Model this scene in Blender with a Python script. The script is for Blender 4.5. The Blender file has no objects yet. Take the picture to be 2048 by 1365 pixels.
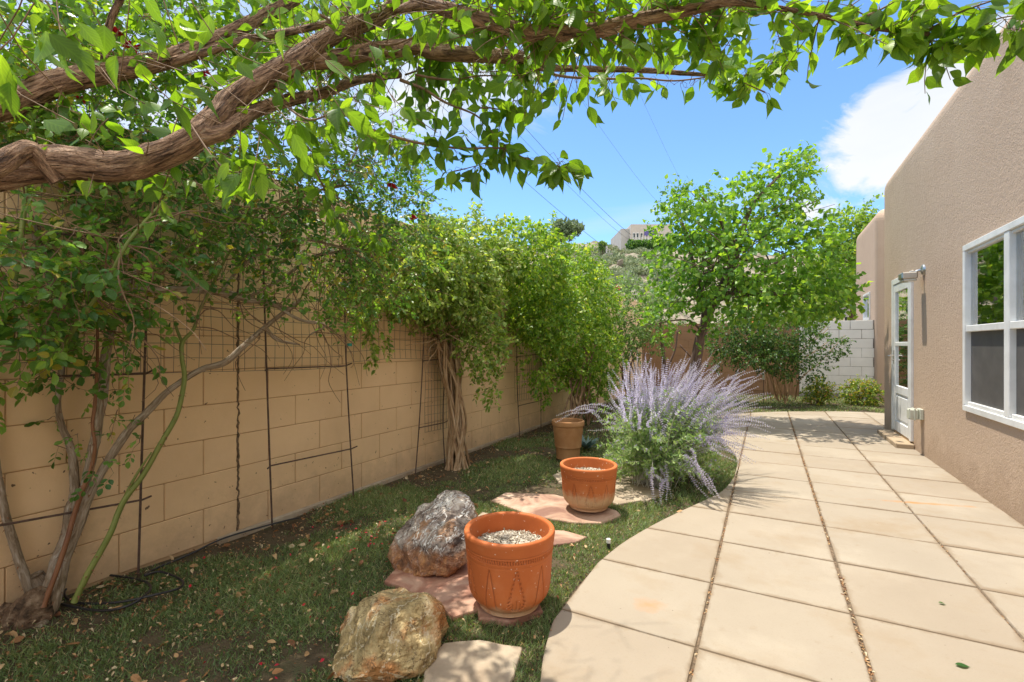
import bpy, bmesh, math, random
import numpy as np
from mathutils import Vector, noise as mnoise
R = math.radians
rng = np.random.default_rng(7)
random.seed(7)
C = bpy.context.scene.collection
S = bpy.context.scene

# ------------------------------------------------------------------ camera, world, sun
FPX, HOR, CX, H = 945.0, 690.0, 1024.0, 1.2
YAW = 28.3
cam_d = bpy.data.cameras.new('camera'); cam = bpy.data.objects.new('camera', cam_d); C.objects.link(cam)
cam.location = (0, 0, H); cam.rotation_euler = (R(90), 0, R(YAW))
cam_d.sensor_width = 36; cam_d.lens = 36*FPX/2048; cam_d.shift_y = (HOR-682.5)/2048
cam_d.clip_start = .05; cam_d.clip_end = 3000
S.camera = cam
FW = np.array([-math.sin(R(YAW)), math.cos(R(YAW)), 0.]); RT = np.array([math.cos(R(YAW)), math.sin(R(YAW)), 0.])
UP = np.array([0, 0, 1.])
def at(px, py, t):                       # the point t metres ahead of the camera seen at that pixel of the photo
    return np.array([0, 0, H]) + t*(FW + (px-CX)/FPX*RT + (HOR-py)/FPX*UP)
def gp(px, py, z=0.): return at(px, py, (H-z)*FPX/(py-HOR))
def onx(px, py, X):
    d = FW + (px-CX)/FPX*RT; return at(px, py, X/d[0])

SUN_FROM = np.array([-.27, .075, 1.0]); SUN_FROM /= np.linalg.norm(SUN_FROM)
sl = bpy.data.lights.new('sun', 'SUN'); sl.energy = 2.55; sl.angle = R(.53); sl.color = (1, .94, .83)
so = bpy.data.objects.new('sun', sl); C.objects.link(so)
so.rotation_euler = Vector(SUN_FROM).to_track_quat('Z', 'Y').to_euler()
w = bpy.data.worlds.new('World'); S.world = w; w.use_nodes = True
nt = w.node_tree; N = nt.nodes; L = nt.links
bg = N['Background']; sky = N.new('ShaderNodeTexSky'); sky.sky_type = 'NISHITA'; sky.sun_disc = False
sky.sun_elevation = math.asin(SUN_FROM[2]); sky.sun_rotation = math.atan2(SUN_FROM[0], SUN_FROM[1])
sky.altitude = 1600; sky.air_density = 1.0; sky.dust_density = .6; sky.ozone_density = 3.0
bg.inputs[1].default_value = .15
tc = N.new('ShaderNodeTexCoord')
def vdot(vec):
    n = N.new('ShaderNodeVectorMath'); n.operation = 'DOT_PRODUCT'
    L.new(tc.outputs['Generated'], n.inputs[0]); n.inputs[1].default_value = tuple(vec); return n.outputs['Value']
def wm(op, a, b=None, c=None, clamp=False):
    n = N.new('ShaderNodeMath'); n.operation = op; n.use_clamp = clamp
    for i, v in enumerate((a, b, c)):
        if v is None: continue
        if isinstance(v, (int, float)): n.inputs[i].default_value = v
        else: L.new(v, n.inputs[i])
    return n.outputs[0]
def ns(scale, detail, dist=0, stretch=(1, 1, 1), off=(0, 0, 0), rough=.55):
    mp = N.new('ShaderNodeMapping'); mp.inputs['Scale'].default_value = stretch; mp.inputs['Location'].default_value = off
    L.new(tc.outputs['Generated'], mp.inputs[0])
    n = N.new('ShaderNodeTexNoise'); n.inputs['Scale'].default_value = scale; n.inputs['Detail'].default_value = detail
    n.inputs['Distortion'].default_value = dist; n.inputs['Roughness'].default_value = rough
    L.new(mp.outputs[0], n.inputs['Vector']); return n.outputs['Fac']
def blob(px, py, ru, rv, rot, nz, amp, soft):          # a cloud bank in one direction of the sky
    c = at(px, py, 1) - np.array([0, 0, H]); c /= np.linalg.norm(c)
    u = np.cross(c, UP); u /= np.linalg.norm(u); v = np.cross(u, c)
    u2 = u*math.cos(rot)+v*math.sin(rot); v2 = -u*math.sin(rot)+v*math.cos(rot)
    du = wm('DIVIDE', vdot(u2), ru); dv = wm('DIVIDE', vdot(v2), rv)
    r = wm('SQRT', wm('ADD', wm('MULTIPLY', du, du), wm('MULTIPLY', dv, dv)))
    front = wm('GREATER_THAN', vdot(c), 0)
    val = wm('SUBTRACT', wm('ADD', 1.0, wm('MULTIPLY', wm('SUBTRACT', nz, .5), amp)), r)
    return wm('MULTIPLY', wm('MULTIPLY', val, soft, clamp=True), front)
n1 = ns(5.5, 10, .6, (1, 1, 1.5), rough=.62); n2 = ns(3, 8, .6, (1, 1, 3), (3, 1, 0)); n3 = ns(2.2, 6, .2, (1, 1, 6), (5, 2, 1))
m1 = blob(1870, 258, .21, .085, .52, n1, 3.0, 3.0)
m2 = blob(880, 190, .26, .11, .1, n1, 3.0, 1.0)
m3 = blob(1230, 440, .40, .035, .12, n3, 3.0, .30)
m4 = blob(300, 200, .40, .30, .1, n2, 3.0, .8)
mk = wm('MAXIMUM', wm('MAXIMUM', m1, m2), wm('MAXIMUM', m3, m4), clamp=True)
mix = N.new('ShaderNodeMix'); mix.data_type = 'RGBA'
skt = N.new('ShaderNodeMix'); skt.data_type = 'RGBA'; skt.blend_type = 'MULTIPLY'; skt.inputs['Factor'].default_value = 1; L.new(sky.outputs[0], skt.inputs['A']); skt.inputs['B'].default_value = (.58, .70, .75, 1)
ccol = N.new('ShaderNodeMix'); ccol.data_type = 'RGBA'; L.new(n2, ccol.inputs['Factor']); ccol.inputs['A'].default_value = (2.0, 2.2, 2.45, 1); ccol.inputs['B'].default_value = (3.0, 3.0, 3.0, 1)
L.new(mk, mix.inputs['Factor']); L.new(skt.outputs['Result'], mix.inputs['A']); L.new(ccol.outputs['Result'], mix.inputs['B'])
bk = unit_ = -FW*.55+RT*.38+UP*.74; bk = bk/np.linalg.norm(bk)      # unseen broken cloud, added behind and above the garden as fill light
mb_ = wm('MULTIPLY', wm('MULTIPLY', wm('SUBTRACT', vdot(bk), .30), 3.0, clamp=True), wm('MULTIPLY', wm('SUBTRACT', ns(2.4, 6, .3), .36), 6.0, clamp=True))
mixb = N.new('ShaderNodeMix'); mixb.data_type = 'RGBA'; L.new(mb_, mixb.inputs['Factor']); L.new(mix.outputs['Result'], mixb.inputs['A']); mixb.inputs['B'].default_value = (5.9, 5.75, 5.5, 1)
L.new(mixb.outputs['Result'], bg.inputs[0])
S.view_settings.view_transform = 'Standard'; S.view_settings.look = 'None'; S.view_settings.gamma = 1
S.view_settings.exposure = 1.34
S.cycles.use_denoising = True; S.cycles.max_bounces = 8; S.cycles.diffuse_bounces = 5; S.cycles.transparent_max_bounces = 8
S.cycles.sample_clamp_indirect = 6

# ------------------------------------------------------------------ materials
def lin(c): return tuple(c)+(1,)
def newmat(name):
    m = bpy.data.materials.new(name); m.use_nodes = True; return m, m.node_tree.nodes, m.node_tree.links
def coords(N, L, kind, scale=(1, 1, 1), rot=(0, 0, 0)):
    if kind == 'tc':
        a = N.new('ShaderNodeAttribute'); a.attribute_name = 'tc'; o = a.outputs['Vector']
    elif kind == 'world':
        a = N.new('ShaderNodeNewGeometry'); o = a.outputs['Position']
    else:
        a = N.new('ShaderNodeTexCoord'); o = a.outputs['Object']
    mp = N.new('ShaderNodeMapping'); mp.inputs['Scale'].default_value = scale; mp.inputs['Rotation'].default_value = rot
    L.new(o, mp.inputs[0]); return mp.outputs[0]
def noise(N, L, vec, scale, detail=5, rough=.55, dist=0):
    n = N.new('ShaderNodeTexNoise'); n.inputs['Scale'].default_value = scale; n.inputs['Detail'].default_value = detail
    n.inputs['Roughness'].default_value = rough; n.inputs['Distortion'].default_value = dist
    L.new(vec, n.inputs['Vector']); return n.outputs['Fac']
def ramp(N, L, fac, stops):
    r = N.new('ShaderNodeValToRGB'); e = r.color_ramp.elements
    while len(e) < len(stops): e.new(.5)
    for i, (p, c) in enumerate(stops): e[i].position = p; e[i].color = lin(c)
    L.new(fac, r.inputs[0]); return r.outputs[0]
def mixc(N, L, fac, a, b, mode='MIX'):
    n = N.new('ShaderNodeMix'); n.data_type = 'RGBA'; n.blend_type = mode
    for k, v in (('Factor', fac), ('A', a), ('B', b)):
        if isinstance(v, (int, float)): n.inputs[k].default_value = v
        elif isinstance(v, tuple): n.inputs[k].default_value = lin(v)
        else: L.new(v, n.inputs[k])
    return n.outputs['Result']
def bump(N, L, h, strength, dist, prev=None):
    b = N.new('ShaderNodeBump'); b.inputs['Strength'].default_value = strength; b.inputs['Distance'].default_value = dist
    L.new(h, b.inputs['Height'])
    if prev is not None: L.new(prev, b.inputs['Normal'])
    return b.outputs[0]
def surf(name, stops, nscale=3, rough=.85, bumps=((40, .3, .003),), kind='world', stretch=(1, 1, 1), extra=None, metal=0, spec=.3, dist=0, detail=6):
    m, N, L = newmat(name); b = N['Principled BSDF']
    v = coords(N, L, kind, stretch)
    col = ramp(N, L, noise(N, L, v, nscale, detail, .6, dist), stops)
    if extra: col = extra(N, L, v, col)
    L.new(col, b.inputs['Base Color']); b.inputs['Roughness'].default_value = rough
    b.inputs['Metallic'].default_value = metal; b.inputs['Specular IOR Level'].default_value = spec
    nrm = None
    for s, st, d in bumps: nrm = bump(N, L, noise(N, L, v, s, 4), st, d, nrm)
    if nrm is not None: L.new(nrm, b.inputs['Normal'])
    return m
def plain(name, c, rough=.5, metal=0, spec=.5, var=.08):
    return surf(name, [(.3, tuple(x*(1-var) for x in c)), (.7, tuple(min(1, x*(1+var)) for x in c))], 6, rough, (), 'object', metal=metal, spec=spec)
def leafmat(name, stops, trans=.45, tcol=None, rough=.42, vein=True):
    m, N, L = newmat(name); b = N['Principled BSDF']; out = N['Material Output']
    a = N.new('ShaderNodeAttribute'); a.attribute_name = 'rnd'
    col = ramp(N, L, a.outputs['Fac'], [(p_, tuple(min(.9, q_*(1.35 if c_[1] > c_[0]*1.05 and c_[1] > c_[2]*1.05 else 1)) for q_ in c_)) for p_, c_ in stops])
    at_ = N.new('ShaderNodeAttribute'); at_.attribute_name = 'tc'
    sx = N.new('ShaderNodeSeparateXYZ'); L.new(at_.outputs['Vector'], sx.inputs[0])
    def M(op, a, b=None, clamp=False):
        n = N.new('ShaderNodeMath'); n.operation = op; n.use_clamp = clamp
        for i, v in enumerate((a, b)):
            if v is None: continue
            if isinstance(v, (int, float)): n.inputs[i].default_value = v
            else: L.new(v, n.inputs[i])
        return n.outputs[0]
    if vein:
        ax = M('ABSOLUTE', sx.outputs[0])
        mid = M('SUBTRACT', 1, M('MULTIPLY', ax, 28), True)
        ph = M('SUBTRACT', M('MULTIPLY', sx.outputs[1], 50), M('MULTIPLY', ax, 60))
        side = M('MULTIPLY', M('POWER', M('ABSOLUTE', M('SINE', M('MULTIPLY', ph, .5))), 14), .35)
        vn = M('MAXIMUM', M('MULTIPLY', mid, .5), side)
        lite = mixc(N, L, 1.0, col, (1.7, 1.6, 1.5), 'MULTIPLY')
        col = mixc(N, L, vn, col, lite)
        bp = bump(N, L, M('ABSOLUTE', M('SINE', M('MULTIPLY', ph, .5))), .15, .002); L.new(bp, b.inputs['Normal'])
    L.new(col, b.inputs['Base Color']); b.inputs['Roughness'].default_value = rough; b.inputs['Specular IOR Level'].default_value = .45
    tr = N.new('ShaderNodeBsdfTranslucent'); L.new(mixc(N, L, 1.0, col, tcol or (1.9, 1.75, .7), 'MULTIPLY'), tr.inputs[0])
    mx = N.new('ShaderNodeMixShader'); mx.inputs[0].default_value = trans
    L.new(b.outputs[0], mx.inputs[1]); L.new(tr.outputs[0], mx.inputs[2]); L.new(mx.outputs[0], out.inputs[0])
    return m

def pits(scale, thr, dark):
    def f(N, L, v, col):
        n = noise(N, L, v, scale, 2, .5); m = N.new('ShaderNodeMapRange')
        m.inputs['From Min'].default_value = thr; m.inputs['From Max'].default_value = thr+.03; L.new(n, m.inputs['Value'])
        return mixc(N, L, m.outputs[0], col, dark)
    return f
def stainy(scale, lo, hi, c, k=.5, stretch=None):
    def f(N, L, v, col):
        n = noise(N, L, v, scale, 6, .65); m = N.new('ShaderNodeMapRange')
        m.inputs['From Min'].default_value = lo; m.inputs['From Max'].default_value = hi; m.inputs['To Max'].default_value = k
        L.new(n, m.inputs['Value']); return mixc(N, L, m.outputs[0], col, c)
    return f
def spot(x, y, rx, ry, rot, c, k):           # a stain lying on the slab
    def f(N, L, v, col):
        mp = N.new('ShaderNodeMapping'); mp.vector_type = 'TEXTURE'; mp.inputs['Location'].default_value = (x, y, 0); mp.inputs['Rotation'].default_value = (0, 0, rot); mp.inputs['Scale'].default_value = (rx, ry, 1)
        L.new(v, mp.inputs[0]); ln = N.new('ShaderNodeVectorMath'); ln.operation = 'LENGTH'; L.new(mp.outputs[0], ln.inputs[0])
        a = N.new('ShaderNodeMath'); a.operation = 'MULTIPLY_ADD'; L.new(noise(N, L, v, 11, 5, .7), a.inputs[0]); a.inputs[1].default_value = 2.4; L.new(ln.outputs['Value'], a.inputs[2])
        m = N.new('ShaderNodeMapRange'); L.new(a.outputs[0], m.inputs['Value']); m.inputs['From Min'].default_value = 2.2; m.inputs['From Max'].default_value = 1.3; m.inputs['To Max'].default_value = k
        return mixc(N, L, m.outputs[0], col, c)
    return f
def chain(*fs):
    def f(N, L, v, col):
        for g in fs: col = g(N, L, v, col)
        return col
    return f

def blocksplash(N, L, v, col):
    s = N.new('ShaderNodeSeparateXYZ'); L.new(v, s.inputs[0])
    a = N.new('ShaderNodeMath'); a.operation = 'MULTIPLY_ADD'; L.new(noise(N, L, v, 4, 7, .75), a.inputs[0]); a.inputs[1].default_value = -.75; L.new(s.outputs[2], a.inputs[2])
    m = N.new('ShaderNodeMapRange'); L.new(a.outputs[0], m.inputs['Value']); m.inputs['From Min'].default_value = -.12; m.inputs['From Max'].default_value = -.36; m.inputs['To Max'].default_value = .6
    return mixc(N, L, m.outputs[0], col, (.42, .29, .18))
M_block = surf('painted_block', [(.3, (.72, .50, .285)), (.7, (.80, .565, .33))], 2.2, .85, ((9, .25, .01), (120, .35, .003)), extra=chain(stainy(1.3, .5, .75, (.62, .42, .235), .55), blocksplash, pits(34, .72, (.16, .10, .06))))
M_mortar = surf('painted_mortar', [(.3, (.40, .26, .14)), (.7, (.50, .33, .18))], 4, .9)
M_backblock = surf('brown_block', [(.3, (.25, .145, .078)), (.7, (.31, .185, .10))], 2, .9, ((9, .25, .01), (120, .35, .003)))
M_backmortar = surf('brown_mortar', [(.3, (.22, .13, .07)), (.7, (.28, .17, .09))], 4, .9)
M_white = surf('white_block', [(.3, (.66, .64, .58)), (.7, (.75, .73, .67))], 3, .85, ((9, .2, .008), (120, .3, .003)))
M_whitem = surf('white_mortar', [(.35, (.12, .10, .08)), (.65, (.50, .47, .42))], 3, .9)
def splash(N, L, v, col):
    s = N.new('ShaderNodeSeparateXYZ'); L.new(v, s.inputs[0])
    a = N.new('ShaderNodeMath'); a.operation = 'MULTIPLY_ADD'; L.new(noise(N, L, v, 5, 6, .7), a.inputs[0]); a.inputs[1].default_value = -.7; L.new(s.outputs[2], a.inputs[2])
    m = N.new('ShaderNodeMapRange'); L.new(a.outputs[0], m.inputs['Value']); m.inputs['From Min'].default_value = -.10; m.inputs['From Max'].default_value = -.30; m.inputs['To Max'].default_value = .6
    return mixc(N, L, m.outputs[0], col, (.36, .25, .165))
M_stucco = surf('stucco', [(.3, (.465, .335, .235)), (.7, (.53, .39, .28))], .8, .92, ((22, .25, .02), (95, .75, .009), (210, .5, .004)), stretch=(1, 1, .8), extra=chain(stainy(1.6, .5, .75, (.40, .275, .185), .6), stainy(.7, .5, .7, (.55, .41, .30), .6), splash))
def veins(sc, w_, c, k=.9, st=(1, 1, 1)):
    def f(N, L, v, col):
        mp = N.new('ShaderNodeMapping'); mp.inputs['Scale'].default_value = st; mp.inputs['Rotation'].default_value = (.5, .3, .8); L.new(v, mp.inputs[0])
        n = noise(N, L, mp.outputs[0], sc, 6, .6, .4); a = N.new('ShaderNodeMath'); a.operation = 'SUBTRACT'; L.new(n, a.inputs[0]); a.inputs[1].default_value = .5
        b = N.new('ShaderNodeMath'); b.operation = 'ABSOLUTE'; L.new(a.outputs[0], b.inputs[0]); m = N.new('ShaderNodeMapRange'); L.new(b.outputs[0], m.inputs['Value'])
        m.inputs['From Min'].default_value = w_; m.inputs['From Max'].default_value = w_*.4; m.inputs['To Max'].default_value = k; return mixc(N, L, m.outputs[0], col, c)
    return f
def jointdirt(N, L, v, col):
    s = N.new('ShaderNodeSeparateXYZ'); L.new(v, s.inputs[0])
    def M(op, a, b=None):
        n = N.new('ShaderNodeMath'); n.operation = op
        for i, x in enumerate((a, b)):
            if x is None: continue
            if isinstance(x, (int, float)): n.inputs[i].default_value = x
            else: L.new(x, n.inputs[i])
        return n.outputs[0]
    dy = M('MULTIPLY', M('ABSOLUTE', M('SUBTRACT', M('FRACT', M('DIVIDE', M('SUBTRACT', s.outputs[1], 2.0-.577*.5-57.7), .577)), .5)), .577)
    dx = M('MULTIPLY', M('ABSOLUTE', M('SUBTRACT', M('FRACT', M('DIVIDE', M('SUBTRACT', s.outputs[0], -.243-.5835*.5-58.35), .5835)), .5)), .5835)
    cx = M('FLOOR', M('DIVIDE', M('SUBTRACT', s.outputs[0], -.243-58.35), .5835)); cy = M('FLOOR', M('DIVIDE', M('SUBTRACT', s.outputs[1], 2.0-57.7), .577))
    wn = N.new('ShaderNodeTexWhiteNoise'); wn.noise_dimensions = '1D'; L.new(M('ADD', M('MULTIPLY', cx, 7.31), M('MULTIPLY', cy, 3.17)), wn.inputs['W'])
    col = mixc(N, L, M('MULTIPLY', wn.outputs['Value'], .30), col, (.27, .205, .14))          # each slab was cast a little different
    g1 = N.new('ShaderNodeMapRange'); L.new(noise(N, L, v, 130, 3, .7), g1.inputs['Value']); g1.inputs['From Min'].default_value = .55; g1.inputs['From Max'].default_value = .75; g1.inputs['To Max'].default_value = .35
    col = mixc(N, L, g1.outputs[0], col, (.22, .17, .12))
    d = M('MINIMUM', dx, dy); w_ = M('MULTIPLY', M('SUBTRACT', noise(N, L, v, 3.5, 5, .7), .36), .16)
    m = N.new('ShaderNodeMapRange'); L.new(M('DIVIDE', d, M('MAXIMUM', w_, .004)), m.inputs['Value']); m.inputs['From Min'].default_value = 1; m.inputs['From Max'].default_value = .2; m.inputs['To Max'].default_value = .6
    return mixc(N, L, m.outputs[0], col, (.20, .135, .075))
M_conc = surf('patio_concrete', [(.25, (.30, .25, .188)), (.75, (.375, .32, .245))], 1.1, .8, ((12, .12, .008), (150, .22, .002)), extra=chain(stainy(2.3, .52, .75, (.28, .20, .115), .6), stainy(.9, .5, .7, (.46, .40, .31), .6), stainy(14, .60, .8, (.24, .17, .10), .45), jointdirt, pits(42, .75, (.16, .11, .07)), spot(1.03, 4.62, .36, .030, .25, (.45, .19, .04), .8), spot(-.47, 2.22, .09, .07, 0, (.50, .20, .06), .5), spot(.66, 3.9, .5, .2, .5, (.27, .185, .10), .4)))
M_joint = surf('joint_dirt', [(.35, (.07, .05, .032)), (.65, (.23, .16, .10))], 60, .95, ((90, .8, .01),))
M_soil = surf('soil', [(.3, (.055, .038, .022)), (.55, (.10, .075, .042)), (.75, (.06, .075, .03))], 9, .95, ((30, .8, .02), (120, .6, .006)))
M_dry = surf('dry_ground', [(.38, (.10, .10, .055)), (.47, (.20, .165, .12)), (.55, (.30, .25, .19)), (.63, (.15, .15, .085))], .7, .95, ((3, .6, .1),), detail=12)
M_grass = leafmat('grass_blade', [(0, (.045, .08, .03)), (.45, (.105, .165, .062)), (.85, (.23, .29, .12)), (1, (.46, .40, .24))], .3, rough=.5, vein=False)
M_litter = leafmat('dry_leaf', [(0, (.16, .06, .025)), (.4, (.36, .18, .07)), (.75, (.50, .33, .16)), (1, (.60, .50, .33))], .15, (1.2, 1, .8), .7, vein=False)
M_petal = leafmat('red_petal', [(0, (.30, .008, .02)), (1, (.62, .02, .05))], .3, (1.5, 1, 1), .5, vein=False)
M_peach = leafmat('peach_petal', [(0, (.80, .30, .10)), (1, (.88, .42, .18))], .3, (1.3, 1.1, 1), .5, vein=False)
M_cherry = leafmat('cherry_leaf', [(0, (.055, .11, .016)), (.5, (.09, .18, .022)), (1, (.15, .25, .035))], .55, (2.1, 1.9, .45))
M_rose = leafmat('rose_leaf', [(0, (.035, .095, .026)), (.5, (.08, .175, .040)), (.93, (.15, .26, .05)), (1, (.30, .28, .05))], .48, (2.0, 1.8, .6), .32)
M_vine = leafmat('vine_leaf', [(0, (.07, .13, .022)), (.5, (.14, .23, .045)), (.9, (.24, .33, .08)), (1, (.42, .46, .22))], .4, (2.2, 1.9, .7), .4, vein=False)
M_vine2 = leafmat('bright_vine_leaf', [(0, (.06, .14, .016)), (.5, (.12, .23, .03)), (.9, (.22, .33, .045)), (1, (.34, .38, .09))], .4, (2.2, 1.9, .6), .4, vein=False)
M_redbud = leafmat('redbud_leaf', [(0, (.055, .13, .018)), (.5, (.10, .215, .03)), (.9, (.165, .29, .04)), (1, (.25, .35, .07))], .45, (2.2, 1.9, .6), .45, vein=False)
M_dark = leafmat('dark_rose_leaf', [(0, (.022, .06, .016)), (.6, (.045, .11, .025)), (1, (.12, .20, .04))], .35, (1.7, 1.7, .6), .35, vein=False)
M_shrub = leafmat('golden_shrub_leaf', [(0, (.04, .10, .015)), (.5, (.12, .20, .02)), (.85, (.30, .34, .03)), (1, (.55, .22, .05))], .4, (1.6, 1.5, .6), .4, vein=False)
M_soft = leafmat('soft_leaf', [(0, (.07, .13, .04)), (.5, (.13, .21, .065)), (1, (.20, .30, .09))], .4, (1.6, 1.6, .8), .5, vein=False)
M_sagel = leafmat('sage_leaf', [(0, (.13, .21, .09)), (.5, (.21, .31, .10)), (1, (.34, .41, .18))], .35, (1.4, 1.5, .8), .6, vein=False)
M_sagef = leafmat('sage_flower', [(0, (.42, .38, .58)), (.6, (.62, .58, .74)), (1, (.82, .80, .86))], .3, (1.2, 1.2, 1.2), .7, vein=False)
M_scrub = leafmat('scrub_leaf', [(0, (.10, .13, .07)), (.5, (.17, .21, .12)), (1, (.28, .30, .18))], .2, (1.3, 1.3, 1), .7, vein=False)
M_bark = surf('cherry_bark', [(.34, (.06, .033, .02)), (.46, (.24, .14, .085)), (.58, (.43, .27, .17)), (.75, (.56, .42, .30))], 1.0, .85, ((1.0, 1, .03), (3.2, 1, .012)), 'tc', (75, 75, 12), detail=8, dist=.6)
M_cane = surf('rose_cane', [(.3, (.15, .10, .055)), (.5, (.30, .23, .16)), (.75, (.55, .48, .40))], 1, .8, ((1.5, .8, .008),), 'tc', (80, 80, 14), dist=.8)
M_green = surf('green_cane', [(.3, (.12, .16, .035)), (.7, (.24, .26, .07))], 1, .5, ((2, .2, .002),), 'tc', (40, 40, 8))
M_redcane = surf('red_cane', [(.3, (.17, .07, .035)), (.7, (.30, .14, .065))], 1, .5, (), 'tc', (40, 40, 8))
M_twig = surf('twig_bark', [(.3, (.14, .08, .045)), (.7, (.27, .17, .10))], 1, .7, (), 'tc', (60, 60, 20))
M_vinew = surf('vine_wood', [(.3, (.24, .13, .065)), (.5, (.42, .28, .16)), (.75, (.58, .46, .32))], 1, .8, ((2, .8, .006),), 'tc', (80, 80, 12), dist=.5)
M_redwood = surf('redbud_bark', [(.3, (.10, .06, .05)), (.7, (.22, .14, .11))], 1, .8, ((2, .6, .01),), 'tc', (40, 40, 8))
M_rust = surf('rusty_steel', [(.3, (.07, .045, .035)), (.7, (.17, .11, .085))], 30, .7, (), metal=.3)
M_wire = surf('wire', [(.3, (.10, .085, .075)), (.7, (.20, .17, .15))], 30, .6, (), metal=.5)
M_hose = plain('black_hose', (.02, .02, .022), .4)
def potx(lime):
    def f(N, L, v, col):
        col = stainy(5, .52, .8, (.62, .30, .15), .4)(N, L, v, col)
        col = pits(60, .70, (.70, .52, .40))(N, L, v, col)
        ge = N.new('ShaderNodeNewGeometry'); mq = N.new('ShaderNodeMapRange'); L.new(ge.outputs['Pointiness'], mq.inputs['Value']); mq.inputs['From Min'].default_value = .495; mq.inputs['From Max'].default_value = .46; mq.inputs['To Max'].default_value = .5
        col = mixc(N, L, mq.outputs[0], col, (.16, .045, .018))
        s = N.new('ShaderNodeSeparateXYZ'); L.new(v, s.inputs[0])
        a = N.new('ShaderNodeMath'); a.operation = 'MULTIPLY_ADD'; L.new(noise(N, L, v, 16, 6, .7), a.inputs[0]); a.inputs[1].default_value = -.16; L.new(s.outputs[2], a.inputs[2])
        m = N.new('ShaderNodeMapRange'); L.new(a.outputs[0], m.inputs['Value'])
        m.inputs['From Min'].default_value = lime+.03; m.inputs['From Max'].default_value = lime-.03; m.inputs['To Min'].default_value = 0; m.inputs['To Max'].default_value = .8
        return mixc(N, L, m.outputs[0], col, (.60, .42, .25))
    return f
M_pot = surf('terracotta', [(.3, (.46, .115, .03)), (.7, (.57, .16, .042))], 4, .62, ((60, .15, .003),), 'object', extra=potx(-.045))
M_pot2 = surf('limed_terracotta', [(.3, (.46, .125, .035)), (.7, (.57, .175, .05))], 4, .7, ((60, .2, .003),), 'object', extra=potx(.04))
M_pot3 = surf('old_clay', [(.3, (.34, .155, .06)), (.7, (.47, .26, .12))], 6, .8, ((30, .3, .005),), 'object')
M_gravel = surf('potting_gravel', [(.3, (.24, .20, .15)), (.5, (.46, .40, .32)), (.7, (.66, .60, .50))], 40, .95, ((60, .9, .01),))
M_flag = surf('red_flagstone', [(.36, (.20, .095, .065)), (.48, (.37, .18, .12)), (.60, (.50, .31, .22))], 3.5, .8, ((7, .4, .02), (40, .4, .004)), dist=1.2)
M_flag2 = surf('pink_flagstone', [(.36, (.24, .13, .095)), (.5, (.40, .255, .18)), (.64, (.50, .36, .27))], 3.5, .8, ((7, .4, .02), (40, .4, .004)), dist=1.2)
M_flag3 = surf('buff_flagstone', [(.36, (.30, .23, .16)), (.64, (.46, .38, .28))], 4, .85, ((7, .3, .02), (50, .5, .004)), extra=pits(55, .74, (.12, .08, .05)))
M_rocky = surf('ochre_rock', [(.34, (.17, .125, .055)), (.45, (.36, .265, .125)), (.55, (.48, .37, .19)), (.66, (.62, .50, .31))], 6.5, .85, ((8, .8, .04), (30, .9, .015), (110, .6, .004)), 'object', (1, 1, 1.4), dist=.5, detail=12, extra=chain(stainy(3.0, .50, .58, (.42, .18, .06), .85), veins(5, .012, (.66, .58, .42), .6), veins(9, .010, (.09, .06, .03), .8, (1, 1.5, .6))))
def rustlow(N, L, v, col):
    s = N.new('ShaderNodeSeparateXYZ'); L.new(v, s.inputs[0])
    a = N.new('ShaderNodeMath'); a.operation = 'MULTIPLY_ADD'; L.new(noise(N, L, v, 3, 6, .6), a.inputs[0]); a.inputs[1].default_value = -.55; L.new(s.outputs[2], a.inputs[2])
    m = N.new('ShaderNodeMapRange'); L.new(a.outputs[0], m.inputs['Value'])
    m.inputs['From Min'].default_value = -.07; m.inputs['From Max'].default_value = -.12; m.inputs['To Max'].default_value = .85
    rc = ramp(N, L, noise(N, L, v, 9, 8, .7, 1.5), [(.3, (.09, .045, .025)), (.5, (.32, .14, .06)), (.62, (.50, .24, .09)), (.75, (.55, .42, .30))])
    return mixc(N, L, m.outputs[0], col, rc)
M_rockg = surf('grey_rusty_rock', [(.36, (.075, .052, .045)), (.45, (.24, .185, .15)), (.53, (.40, .33, .275)), (.60, (.60, .53, .45)), (.70, (.74, .68, .60))], 7.5, .75, ((8, .9, .04), (30, .9, .015), (110, .6, .004)), 'object', (1.4, .8, 1.5), dist=.8, detail=12, extra=chain(stainy(3.4, .50, .56, (.38, .19, .085), .8), veins(4.5, .014, (.80, .77, .72), .9, (1.6, .7, 1)), veins(8, .012, (.05, .035, .03), .8), rustlow))
M_trim = surf('white_trim', [(.35, (.66, .65, .61)), (.6, (.78, .77, .74))], 5, .4, (), 'object', spec=.5)
M_screen = plain('insect_screen', (.085, .078, .072), .6, var=.2)
M_metal = plain('brushed_metal', (.55, .52, .47), .35, .9)
M_lampglass = plain('lamp_glass', (.62, .60, .52), .15)
M_boxpl = plain('weathered_plastic', (.52, .52, .42), .45)
M_darkmetal = plain('dark_bronze', (.04, .035, .03), .4, .3)
M_room = plain('dark_room', (.06, .07, .07), .9)
M_curtain = plain('teal_blind', (.18, .33, .33), .8)
M_agave = leafmat('agave_leaf', [(0, (.06, .11, .10)), (1, (.12, .18, .165))], .1, (1, 1, 1), .5, vein=False)
M_farstucco = surf('far_stucco', [(.3, (.50, .43, .37)), (.7, (.56, .49, .42))], 1, .9)
M_farwall = surf('far_grey_wall', [(.3, (.42, .39, .36)), (.7, (.48, .45, .41))], 1, .9)
M_purple = plain('purple_wall', (.10, .08, .26), .6)
M_darkwood = plain('dark_wood', (.10, .045, .03), .7)
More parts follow.
